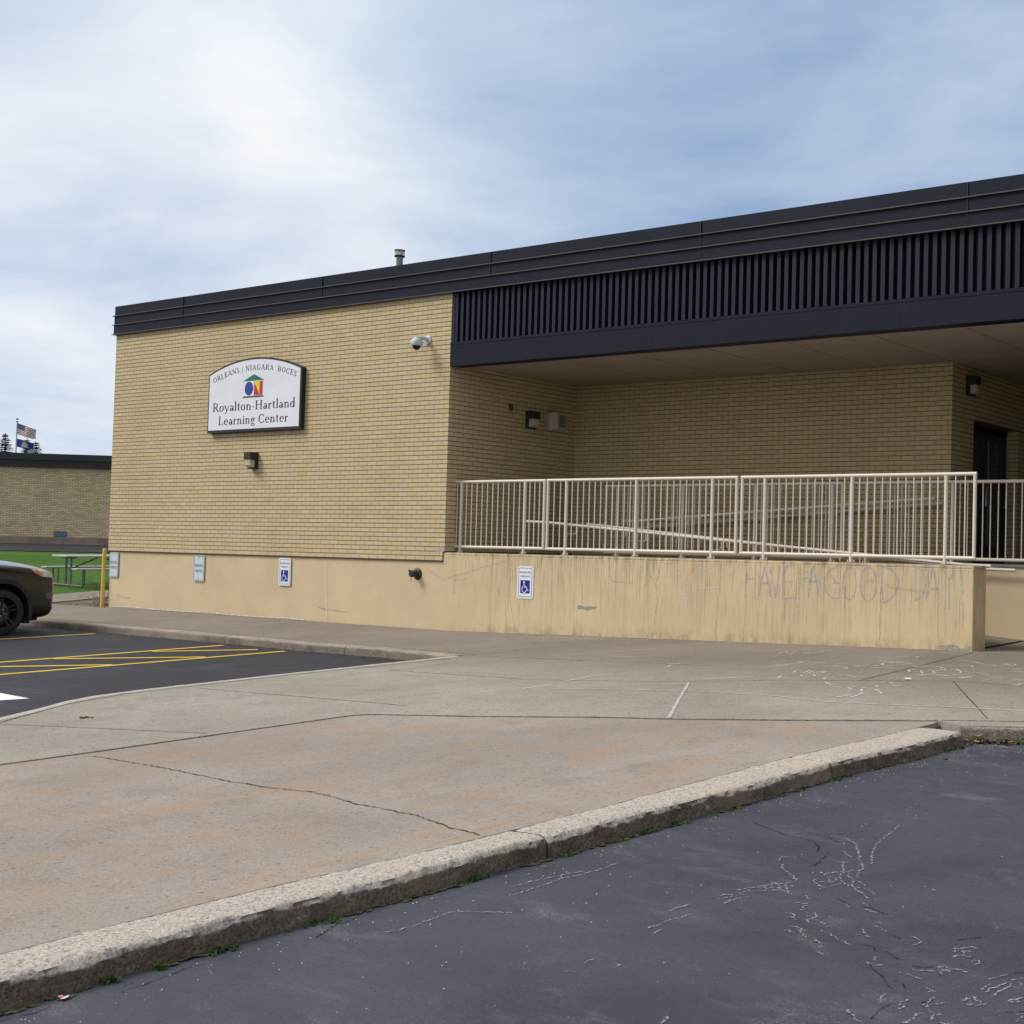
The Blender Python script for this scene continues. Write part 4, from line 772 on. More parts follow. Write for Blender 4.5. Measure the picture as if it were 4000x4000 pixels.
GL={
'O':(arcp(.42,.5,.38,.5,0,360),.88),'C':(arcp(.42,.5,.38,.5,48,312)+[pl(.68,.70,.70,.93,.05),pl(.68,.30,.70,.08,.05)],.80),
'G':(arcp(.42,.5,.38,.5,48,300)+[pl(.68,.70,.70,.93,.05),pl(.68,.05,.68,.40,T_),ser(.68,.40,.28)],.88),
'R':(st(.17)+arcp(.36,.73,.27,.27,-90,90)+[pl(.17,.97,.36,.97,t_),pl(.17,.49,.36,.49,t_),pl(.36,.50,.70,0,T_),ser(.74,.02,.2)],.78),
'L':(st(.17)+[pl(.17,.03,.60,.03,t_),pl(.60,.0,.62,.24,.05)],.66),
'E':(st(.17)+[pl(.17,.03,.62,.03,t_),pl(.17,.97,.58,.97,t_),pl(.17,.52,.48,.52,t_),pl(.62,0,.64,.22,.05),pl(.58,.80,.58,1,.05),pl(.48,.42,.48,.62,.05)],.70),
'A':([pl(.10,0,.42,1,t_),pl(.40,1,.74,0,T_),pl(.2,.33,.62,.33,t_),ser(.10,.022,.24),ser(.74,.022,.28)],.86),
'N':([pl(.16,0,.16,1,t_),pl(.14,1,.74,0,T_),pl(.74,0,.74,1,t_),ser(.16,.022,.26),ser(.74,.978,.26),ser(.09,.978,.2)],.90),
'S':(arcp(.31,.745,.235,.255,40,270)+arcp(.30,.26,.26,.26,-150,90)+[pl(.50,.72,.50,.95,.045),pl(.07,.05,.07,.28,.045)],.62),
'I':(st(.17),.36),'B':(st(.17)+arcp(.36,.74,.24,.26,-90,90)+arcp(.38,.26,.29,.26,-90,90)+[pl(.17,.97,.36,.97,t_),pl(.17,.5,.38,.5,t_),pl(.17,.03,.38,.03,t_)],.74),
'/':([pl(.02,-.12,.30,1.08,.05)],.36),' ':([],.30),'H':(st(.17)+st(.72)+[pl(.17,.52,.72,.52,t_)],.90),
'o':(arcp(.30,.31,.27,.33,0,360),.61),'y':([pl(.07,.60,.32,.02,T_*.9),pl(.56,.60,.18,-.27,t_),ser(.08,.6,.22),ser(.55,.6,.2)]+[pl(.10,-.28,.22,-.26,.09)],.60),
'a':([pl(.42,.04,.42,.44,T_*.9),pl(.42,.03,.52,.05,.05)]+arcp(.27,.45,.19,.17,0,165)+arcp(.24,.17,.20,.18,0,360),.55),
'l':(st(.15,0,1.06,1,2,.26),.30),'t':([pl(.18,.06,.18,.82,T_*.9),pl(.03,.6,.36,.6,.05)]+arcp(.30,.12,.14,.12,190,300),.40),
'n':(st(.15,0,.62,1,2,.26)+arcp(.33,.40,.22,.22,10,150)+[pl(.49,.02,.49,.42,T_*.9),ser(.49,.022,.24)],.65),
'r':(st(.15,0,.62,1,2,.26)+[pl(.20,.44,.34,.59,.06),pl(.32,.56,.42,.56,.11)],.45),
'd':(arcp(.28,.31,.25,.33,0,360)+st(.47,0,1.06,0,2,.26)+[ser(.52,.022,.14)],.63),
'e':(arcp(.30,.31,.27,.33,0,318)+[pl(.06,.36,.54,.36,.05)],.57),'i':(st(.15,0,.62,1,2,.26)+[pl(.09,.84,.21,.84,.12)],.30),
'g':(arcp(.26,.43,.21,.20,0,360)+arcp(.28,-.12,.25,.15,0,360,T=.09)+[pl(.10,.22,.30,.06,.07),pl(.40,.58,.54,.62,.06)],.56),'-':([pl(.04,.32,.30,.32,.08)],.36)}
def text_polys(s,fn,track=.0):
    x=0; out=[]
    for ch in s:
        ps,adv=GL[ch]
        for P in ps: out.append([fn(px+x,py) for px,py in P])
        x+=adv+track
    return out,x-track
def width(s,track=0): return sum(GL[c][1]+track for c in s)-track
def line_text(name,s,x0,x1,zb,cap,track=.05):
    k=(x1-x0)/width(s,track); P,_=text_polys(s,lambda x,y:(x0+x*k,zb+y*cap),track)
    decal(name,P,Y_,INK,pan,.0012)
line_text('lettering','Royalton-Hartland',-5.535,-3.375,3.408,.147,.03)
line_text('lettering','Learning Center',-5.365,-3.545,3.180,.146,.05)
s_='ORLEANS / NIAGARA  BOCES'; cxx=-4.455; Rr=3.52; zc=4.062-Rr; tw=width(s_,.10); k=2.19/tw
def arcfn(x,y):
    a=((x-tw/2)*k)/Rr; r=Rr+y*.088; return (cxx+r*math.sin(a),zc+r*math.cos(a))
P,_=text_polys(s_,arcfn,.10); decal('lettering',P,Y_,INK,pan,.0012)
# ------------------------------------------------------------ parking signs
def textmesh(s,font_h,x,y,z,w,mat,parent,name='lettering'):
    cu_=bpy.data.curves.new(name,'FONT'); cu_.body=s; cu_.size=1; cu_.extrude=.0
    o=bpy.data.objects.new(name,cu_); COL.objects.link(o); bpy.context.view_layer.update()
    me=bpy.data.meshes.new_from_object(o); bpy.data.objects.remove(o)
    xs=[v.co.x for v in me.vertices]; ys=[v.co.y for v in me.vertices]; a,b,c,d=min(xs),max(xs),min(ys),max(ys)
    for v in me.vertices:
        px=(v.co.x-a)/(b-a)-.5; pz=(v.co.y-c)/(d-c)
        v.co=(x+px*w,y,z+pz*font_h)
    me.materials.clear(); me.materials.append(mat)
    oo=bpy.data.objects.new(name,me); COL.objects.link(oo); oo.parent=parent; oo.location=-world_loc(parent)
    return oo
def rrect(x0,x1,z0,z1,r,n=5):
    P=[]
    for cx,cz,a0 in ((x1-r,z1-r,0),(x0+r,z1-r,90),(x0+r,z0+r,180),(x1-r,z0+r,270)):
        for k in range(n+1):
            a=math.radians(a0+90*k/n); P.append((cx+r*math.cos(a),cz+r*math.sin(a)))
    return P
def ring(outer,inner,y,name,mat,parent,d=.001):
    mb=MB(); n=len(outer)
    for k in range(n):
        a,b,c,d_=outer[k],outer[(k+1)%n],inner[(k+1)%n],inner[k]
        mb.quad(*[(p[0],y,p[1]) for p in (a,b,c,d_)])
    return mb.build(name,mat,parent)
def sheared(x0,x1,z0,z1,dx): pass
def park_sign(x0,x1,z0,z1,Y,kind,label,group):
    t=thing('parking_sign',((x0+x1)/2,Y,z0),label,'sign',group)
    face=WHT if kind else SGREY; ink=SINK if kind else SGREEN; xm=(x0+x1)/2; h=z1-z0
    o=MB().prism(rrect(x0,x1,z0,z1,.028),lambda x,z,hh:(x,Y-hh,z),.004).build('sign_plate',face,t)
    m=.024 if kind else .010; w=.0065 if kind else .009
    ring(rrect(x0+m,x1-m,z0+m,z1-m,.024),rrect(x0+m+w,x1-m-w,z0+m+w,z1-m-w,.018),Y-.0052,'border',ink,o)
    if kind:
        textmesh('RESERVED',.027,xm,Y-.0055,z1-.100,.212,ink,o); textmesh('PARKING',.027,xm,Y-.0055,z1-.155,.178,ink,o)
        s=MB().prism(rrect(xm-.088,xm+.088,z1-.378,z1-.195,.012),lambda x,z,hh:(x,Y-.0048-hh,z),.001).build('symbol_panel',SBLUE,o)
        cx,cz,u=xm-.012,z1-.312,.0135
        ps=[[(cx-.008+.0145*math.cos(a),cz+.088+.0155*math.sin(a)) for a in [k*math.pi/8 for k in range(16)]]]
        def P2(x0_,y0_,x1_,y1_,w_): return pl(cx+x0_,cz+y0_,cx+x1_,cz+y1_,w_)
        ps+=[P2(-.008,.075,-.008,.020,.012),P2(-.010,.044,.020,.044,.010),P2(-.012,.022,.040,.022,.012),P2(.038,.026,.062,-.030,.012),P2(.056,-.030,.078,-.018,.012)]
        n=16
        for k in range(n):
            a,b=math.radians(118+k*(238/n)),math.radians(118+(k+1)*(238/n)); q=[]
            for ang,r in ((a,.052),(b,.052),(b,.041),(a,.041)): q.append((cx+.000+r*math.cos(ang)*.95,cz-.008+r*math.sin(ang)))
            ps.append(q)
        decal('wheelchair_symbol',ps,Y-.0062,WHT,s,.0006)
        for bx in (x0+.014,x1-.014):
            for bz in (z0+.014,z1-.014): MB().lathe([(0,-.002),(.005,-.001),(.005,0)],(bx,Y-.004,bz),ax='y',seg=10).build('screw',GALV,o)
    else:
        textmesh('RESERVED',.050,xm,Y-.0055,z0+.245,.215,ink,o); textmesh('PARKING',.050,xm,Y-.0055,z0+.155,.198,ink,o)
        for bz in (z0+.035,z1-.035): MB().lathe([(0,-.003),(.008,-.002),(.008,0)],(xm,Y-.004,bz),ax='y',seg=10).build('bolt',BLK,o)
gP='parking signs along the stucco base'
park_sign(-8.570,-8.290,.536,.987,.012,0,'grey sign with green reserved-parking lettering beside the yellow corner post',gP)
park_sign(-6.046,-5.745,.536,.982,.012,0,'grey sign with green reserved-parking lettering, second along from the yellow post',gP)
park_sign(-3.772,-3.472,.536,.982,.012,1,'white wheelchair parking sign on the foundation below the brick wall',gP)
park_sign(1.456,1.756,.521,.974,.001,1,'white wheelchair parking sign on the ledge below the railing',gP)
# ------------------------------------------------------------ wall lights
def wall_light(org,out,along,label,drop=None):
    o=Vector(org); n=Vector(out); a=Vector(along); t=thing('wall_light',org,label,'wall light','black wall lights')
    Mx=Matrix(((a.x,n.x,0,o.x),(a.y,n.y,0,o.y),(a.z,n.z,1,o.z),(0,0,0,1)))
    mb=MB(); mb.box(-.085,.085,0,.055,-.135,.135,M4=Mx); mb.box(-.085,.085,.055,.16,.015,.135,M4=Mx); mb.box(-.085,.085,.0551,.09,-.135,-.118,M4=Mx); mb.build('housing',BLK,t,bevel=.004)
    L=MB(); pts=[(.056,.014),(.150,.014),(.150,-.085),(.125,-.112),(.056,-.117)]
    L.prism(pts,lambda y,z,h:tuple(Mx@Vector((-.068+h,y,z))),.136); L.build('lens',LENS,t,bevel=.010)
    return t
wall_light((-4.46,0.,2.568),(0,-1,0),(1,0,0),'black wall light with cream lens under the arched sign')
wall_light((.0,1.70,3.245),(1,0,0),(0,1,0),'black wall light on the shaded side wall beside the speaker')
wall_light((6.752,3.34,3.64),(1,0,0),(0,1,0),'black wall light above the dark entrance door')
# camera
cm=thing('security_camera',(-.47,0,4.29),'grey dome security camera on a bracket at the upper brick corner','security camera')
mb=MB(); mb.lathe([(0,-.03),(.05,-.03),(.068,-.022),(.072,0)],(-.475,0,4.29),ax='y',seg=24); mb.build('mounting_plate',CAMG,cm,smooth=True)
mb=MB(); mb.tube([(-.475,-.02,4.30),(-.475,-.10,4.305),(-.475,-.17,4.30),(-.475,-.215,4.285)],[.032,.026,.024,.03],14); mb.build('arm',CAMG,cm,smooth=True)
mb=MB(); mb.lathe([(0,.062),(.032,.062),(.040,.045),(.074,.030),(.088,.0),(.089,-.045),(.082,-.062),(.06,-.065)],(-.475,-.225,4.235),seg=28); mb.build('dome_housing',CAMG,cm,smooth=True)
mb=MB(); mb.lathe([(.058,0),(.052,-.03),(.036,-.052),(.015,-.063),(0,-.065)],(-.475,-.225,4.171),seg=24); mb.build('dome_glass',GLASSB,cm,smooth=True)
# fire inlet
fd=thing('fire_inlet',(-.575,.028,.808),'black round fire hose inlet on the stucco base near the brick corner','fire inlet')
fm=simple('black_iron',(.022,.020,.018),.55,var=.3,sc=20)
MB().lathe([(0,-.045),(.05,-.045),(.06,-.03),(.078,-.014),(.090,-.006),(.090,0)],(-.575,.028,.808),ax='y',seg=28).build('escutcheon',fm,fd,smooth=True)
MB().lathe([(0,-.135),(.044,-.135),(.052,-.128),(.052,-.09),(.046,-.085),(.046,-.03)],(-.575,.028,.812),ax='y',seg=24).build('inlet_cap',fm,fd,smooth=True)
MB().box(-.62,-.60,-.11,-.09,.84,.87).build('cap_lug',fm,fd)
MB().tube([(-.585,-.085,.765),(-.588,-.088,.72),(-.585,-.086,.69)],.004,6).build('chain',fm,fd)
# speaker : wedge shaped box with grille
sp=thing('loudspeaker',(0,2.27,3.25),'pale wedge-shaped loudspeaker with grey grille on the shaded side wall','loudspeaker')
mb=MB(); prof=[(0,-.17),(0,.17),(.07,.17),(.15,.09),(.17,.0),(.15,-.12),(.10,-.17)]
yc=2.25
P=[(0,yc-.18,3.115),(0,yc+.20,3.115),(.16,yc+.15,3.135),(.19,yc-.10,3.135),(.10,yc-.18,3.115)]
i0=len(mb.v)
top=[(x,y,z+.285) for x,y,z in P]; mb.v+=P+top; n=5
mb.f.append(tuple(range(n))); mb.f.append(tuple(range(n,2*n))); mb.mi+=[0,0]
for k in range(n): mb.f.append((k,(k+1)%n,n+(k+1)%n,n+k)); mb.mi.append(0)
mb.build('cabinet',SPKW,sp,bevel=.012)
A=Vector(P[3]); B_=Vector(P[2]); g=MB()
def gp(u,v): 
    q=A.lerp(B_,u); nrm=Vector((B_.y-A.y,-(B_.x-A.x),0)).normalized(); nrm=nrm if nrm.x>0 else -nrm
    return tuple(q+nrm*.004+Vector((0,0,v*.285)))
g.quad(gp(.18,.16),gp(.88,.16),gp(.88,.84),gp(.18,.84)); g.build('grille',SPKG,sp)
jb=thing('junction_box',(0,1.272,3.40),'small brown electrical box on the side wall left of the shaded light','junction box')
MB().box(0,.03,1.238,1.307,3.35,3.455).build('box_cover',simple('brown_box',(.09,.06,.045),.7),jb,bevel=.003)
# yellow corner post
yp=thing('corner_post',(-8.685,-.03,0),'thin yellow painted post standing at the left corner of the brick building','post')
mb=MB(); mb.tube([(-8.685,-.03,-.05),(-8.675,-.03,1.03)],.033,16); mb.lathe([(.033,0),(.025,.018),(0,.026)],(-8.675,-.03,1.03),seg=16); mb.build('pipe',YPOLE,yp,smooth=True)
# loose peeling joint filler along the foot of the wall
pf=MB()
rs=random.Random(5)
for a,b in ((-8.3,-6.9),(-7.2,-5.2),(-5.4,-3.4),(-3.5,-2.9)):
    pts=[]; x=a
    while x<b: pts.append((x,-.03-.022*math.sin((x-a)/(b-a)*3.14)-rs.uniform(0,.012),.012+.012*max(0,math.sin(x*3.1)))); x+=.12
    pf.tube(pts,.009,6)
tag(pf.build('joint_filler_strip',simple('peeling_filler',(.50,.50,.48),.8,var=.3,sc=12)),'peeling grey filler strip lying along the foot of the wall','filler strip')
# ------------------------------------------------------------ picnic table
def picnic():
    ox,oy=-17.72,4.30; L=Vector((.045,.998,0)); E_=Vector((.998,-.045,0))
    gz=H(ox,oy); tilt=.012
    t=thing('picnic_table',(ox,oy,gz),'aluminium picnic table with attached benches on the lawn','picnic table')
    def P(l,e,z): q=Vector((ox,oy,0))+L*l+E_*e; return (q.x,q.y,H(q.x,q.y)*.35+gz*.65+z)
    def plank(l0,l1,e0,e1,z0,z1,name):
        mb=MB(); mb.v=[P(l,e,z) for z in (z0,z1) for e in (e0,e1) for l in (l0,l1)]
        for f in ((0,2,3,1),(4,5,7,6),(0,1,5,4),(2,6,7,3),(0,4,6,2),(1,3,7,5)): mb.f.append(f); mb.mi.append(0)
        mb.build(name,ALUM,t,bevel=.012)
    plank(-.17,2.3,-.37,-.005,.72,.765,'tabletop'); plank(-.17,2.3,.005,.37,.72,.765,'tabletop')
    plank(-.17,2.3,-.88,-.62,.42,.46,'bench_seat'); plank(-.17,2.3,.62,.88,.42,.46,'bench_seat')
    for l in (.08,1.70):
        MB().tube([P(l,-.77,.42),P(l,-.77,.10),P(l,-.74,.04),P(l,-.67,.02),P(l,.67,.02),P(l,.74,.04),P(l,.77,.10),P(l,.77,.42)],.024,10).build('frame_pipe',GALV,t,smooth=True)
        for e in (-.12,.12): MB().tube([P(l,e,.02),P(l,e,.72)],.026,10).build('leg',GALV,t,smooth=True)
        for e in (-.60,.60): MB().tube([P(l+.05,e,.02),P(l+.05,e,.42)],.018,8).build('bench_strut',GALV,t,smooth=True)
        MB().tube([P(l,-.35,.70),P(l,.35,.70)],.022,8).build('cross_bar',GALV,t,smooth=True)
        MB().tube([P(l,-.12,.38),P(l,.12,.38)],.014,8).build('cross_bar',GALV,t,smooth=True)
    for l0,l1 in ((.08,.80),(1.70,.95)): MB().tube([P(l0,0,.40),P(l1,0,.70)],.016,8).build('brace',GALV,t,smooth=True)
picnic()
# ------------------------------------------------------------ low building behind
b2a=Vector((-35.69,11.76)); b2b=Vector((-32.8,14.30)); bd=(b2b-b2a).normalized(); bn=Vector((-bd.y,bd.x))
if bn.dot(Vector((14,-13))-b2a)>0: bn=-bn      # bn points away from the camera
b2=thing('school_wing',(b2a.x,b2a.y,1.03),'far single-storey brick wing with a black roof edge, across the lawn','building')
def bp(s,d,z): q=b2a+bd*s+bn*d; return (q.x,q.y,z)
def b2box(s0,s1,d0,d1,z0,z1,name,mat):
    mb=MB(); mb.v=[bp(s,d,z) for z in (z0,z1) for d in (d0,d1) for s in (s0,s1)]
    for f in ((0,2,3,1),(4,5,7,6),(0,1,5,4),(2,6,7,3),(0,4,6,2),(1,3,7,5)): mb.f.append(f); mb.mi.append(0)
    return mb.build(name,mat,b2)
mF,tF=M('far_brick'); x,y,z=tF.xyz(tF.pos()); u=tF.m('ADD',tF.m('MULTIPLY',x,bd.x),tF.m('MULTIPLY',y,bd.y))
bk=tF.add('ShaderNodeTexBrick'); tF.put(bk.inputs['Vector'],tF.cmb(u,z,0.)); bk.offset=.5
for k,v in (('Scale',1.),('Mortar Size',.0065),('Mortar Smooth',.1),('Bias',0.),('Brick Width',.2032),('Row Height',.0677)): bk.inputs[k].default_value=v
tF.put(bk.inputs['Color1'],(.64,.51,.31)); tF.put(bk.inputs['Color2'],(.44,.35,.21)); tF.put(bk.inputs['Mortar'],(.13,.115,.085))
c=tF.mix(tF.ramp(tF.noise(tF.cmb(u,z,0.),1.1,5),.4,.75,0.,.35),bk.outputs[0],(.46,.37,.25)); tF.out(c,.9)
b2box(-26,16,0,14,1.0,3.90,'brick_wall',mF)
b2box(-26,16,-.03,.5,.8,1.27,'base_course',simple('base_course',(.22,.17,.13),.9,var=.2,sc=2))
b2box(-26.1,16.1,-.10,14.1,3.86,4.12,'fascia',simple('far_fascia_black',(.010,.010,.014),.6))
b2box(-26.1,16.1,-.14,14.1,4.13,4.375,'roof_edge',simple('far_roof_edge',(.012,.012,.016),.6))
vq=[]
b2box(-.15,.15,0,0,0,0,'x',GALV) if False else None
vent_s=(Vector((-32.8,14.3))-b2a).length*.56
v=b2box(vent_s-.24,vent_s+.20,-.03,.02,1.30,1.50,'wall_vent',simple('vent_grille',(.09,.12,.15),.5,var=.3,sc=60))
for k in range(4): pass
# ------------------------------------------------------------ flagpole and flags
fp=thing('flagpole',(-124.5,58.05,1.0),'tall silver flagpole with a ball top beyond the school wing','flagpole')
MB().tube([(-124.5,58.05,1.0),(-124.5,58.05,13.3)],[.11,.055],10).build('pole',simple('pole_grey',(.42,.43,.44),.5,metal=.3),fp,smooth=True)
MB().lathe([(0,.12),(.09,.08),(.12,0),(.09,-.08),(0,-.12)],(-124.5,58.05,13.62),seg=12).build('ball',simple('pole_ball',(.3,.3,.3),.4),fp,smooth=True)
MB().lathe([(0,.05),(.12,.03),(.12,-.02),(.05,-.10)],(-124.5,58.05,13.36),seg=12).build('truck',GALV,fp)
def flag(name,zt,h,fly,droop,label,paint,wave=.10):
    nx,nz=38,26; dirv=Vector((.84,.54,0)).normalized(); per=Vector((-dirv.y,dirv.x,0)); mats=[]; mb=MB()
    def P(i,k):
        u=i/nx; v=k/nz; w=math.sin(u*7.5+v*1.2)*wave*u*1.3
        sag=-droop*(u**.85)+.05*math.sin(u*5+2*v)*u
        hh=h*(1-.08*u)
        q=Vector((-124.43,58.07,zt))+dirv*(fly*u*(1-.03*math.sin(v*3)))+per*w+Vector((0,0,sag-hh*v)); return tuple(q)
    mats,fn=paint
    for i in range(nx):
        for k in range(nz):
            mb.quad(P(i,k),P(i+1,k),P(i+1,k+1),P(i,k+1),mi=fn((i+.5)/nx,(k+.5)/nz))
    o=mb.build(name,mats); tag(o,label,'flag'); return o
fr,fw,fb=flat('flag_red',(.33,.03,.06)),flat('flag_white',(.72,.66,.72)),flat('flag_navy',(.015,.03,.14))
def us(u,v):
    if u<.42 and v<7/13:
        a=int(u/.42*11); b=int(v/(7/13)*9); return 1 if (a+b)%2==1 and (int(u*38)%3==1 and int(v*26)%2==0) else 2
    return 0 if int(v*13)%2==0 else 1
flag('stars_and_stripes_flag',13.22,1.15,1.92,.62,'red and white striped flag with a starry blue corner, upper flag on the pole',([fr,fw,fb],us))
def ny(u,v):
    dx,dy=(u-.5)/.20,(v-.48)/.33
    if abs(dy)<.5 and abs(dx)<.36: return 2 if (int(u*38)+int(v*26))%2 else 4
    if abs(dx+.62)<.25 and abs(dy)<.5: return 3
    if abs(dx-.62)<.25 and abs(dy)<.5: return 5
    if .62<dy<.88 and abs(dx)<1.05: return 1
    if -.85<dy<-.6 and abs(dx)<.3: return 5
    return 0
flag('blue_state_flag',11.60,.85,1.75,.42,'dark blue flag with a small coloured coat of arms, lower flag on the pole',([flat('flag_blue',(.01,.03,.22)),fw,flat('arms_green',(.12,.22,.20)),flat('arms_mauve',(.30,.20,.34)),flat('arms_tan',(.45,.34,.22)),flat('arms_orange',(.55,.24,.12))],ny))
# ------------------------------------------------------------ spruces
NEED=simple('spruce_needles',(.018,.030,.018),.9,var=.5,sc=1.2); BARK=simple('spruce_bark',(.07,.05,.035),.95,var=.3)
def spruce(x,y,zt,seed,label,spread=1.):
    rs=random.Random(seed); g=1.03; h=zt-g
    t=thing('spruce_tree',(x,y,g),label,'tree','spruces beyond the school wing')
    MB().tube([(x,y,g),(x,y,zt-.4)],[.22,.03],8).build('trunk',BARK,t)
    mb=MB(); zc=zt
    def leafq(p,dv,up,L,w):
        a=Vector(dv).normalized(); s=a.cross(Vector((0,0,1))).normalized()*w; q=Vector(p)
        mb.quad(tuple(q-s),tuple(q+a*L*.6-s*.8+Vector((0,0,up))),tuple(q+a*L+Vector((0,0,up*.6))),tuple(q+a*L*.6+s*.8+Vector((0,0,up))),tuple(q+s))
    zz=.1
    for k in range(7): leafq((x,y,zt-.05-.12*k),(rs.uniform(-1,1),rs.uniform(-1,1),.6),.1,.22+.05*k,.04)
    while zz<min(h*.9,6.):
        rad=(.16+.46*zz)*rs.uniform(.8,1.15)*spread if zz<4 else (1.9+.2*(zz-4))*rs.uniform(.85,1.1)*spread
        nb=rs.randint(7,11); a0=rs.uniform(0,6.3)
        for b in range(nb):
            a=a0+b*6.283/nb+rs.uniform(-.3,.3); rr=rad*rs.uniform(.6,1.15); d=Vector((math.cos(a),math.sin(a),0)); s0=Vector((x,y,zt-zz))
            n=max(4,int(rr/.10))
            for i in range(n):
                f=(i+.5)/n; p=s0+d*rr*f+Vector((0,0,-.30*rr*f+.22*rr*f*f*(1 if zz<3 else .8)))
                w=.16*(1-f*.6)+.04
                for s in (-1,1):
                    q=d+s*Vector((-d.y,d.x,0))*rs.uniform(.5,1.1)+Vector((0,0,rs.uniform(-.5,.15)))
                    leafq(p,q,rs.uniform(-.06,.04),rs.uniform(.22,.44)*(1.1-f*.4),.07)
                leafq(p,d+Vector((0,0,rs.uniform(-.6,.2))),rs.uniform(-.1,.02),rs.uniform(.2,.3),w*.45)
        zz+=rs.uniform(.16,.28)
    mb.build('crown',NEED,t)
spruce(-156.6,73.2,14.45,1,'pointed dark spruce to the left of the flagpole')
spruce(-157.9,72.3,13.6,2,'dark spruce cut by the left picture edge')
spruce(-154.2,74.7,13.8,3,'narrow spruce directly behind the lower blue flag',.7)
spruce(-153.2,75.35,13.5,4,'dark spruce standing to the right of the blue flag',1.05)
# bare shrub tops showing over the roof
def bare_shrub(x,y,zt,seed,label):
    rs=random.Random(seed); t=thing('bare_tree',(x,y,1.03),label,'tree'); mb=MB()
    mb.tube([(x,y,1.03),(x,y,zt-2.5)],[.15,.08],6)
    for k in range(60):
        z=zt-rs.uniform(.2,3); a=rs.uniform(0,6.3); L=rs.uniform(.3,1.5)
        mb.tube([(x,y,min(z,zt-1.2)-.6),(x+math.cos(a)*L*.5,y+math.sin(a)*L*.5,z-.3),(x+math.cos(a)*L,y+math.sin(a)*L,z)],[.02,.014,.006],4)
    mb.build('branches',BARK,t)
bare_shrub(-151.3,76.6,12.35,4,'faint bare treetop just above the far roof edge')
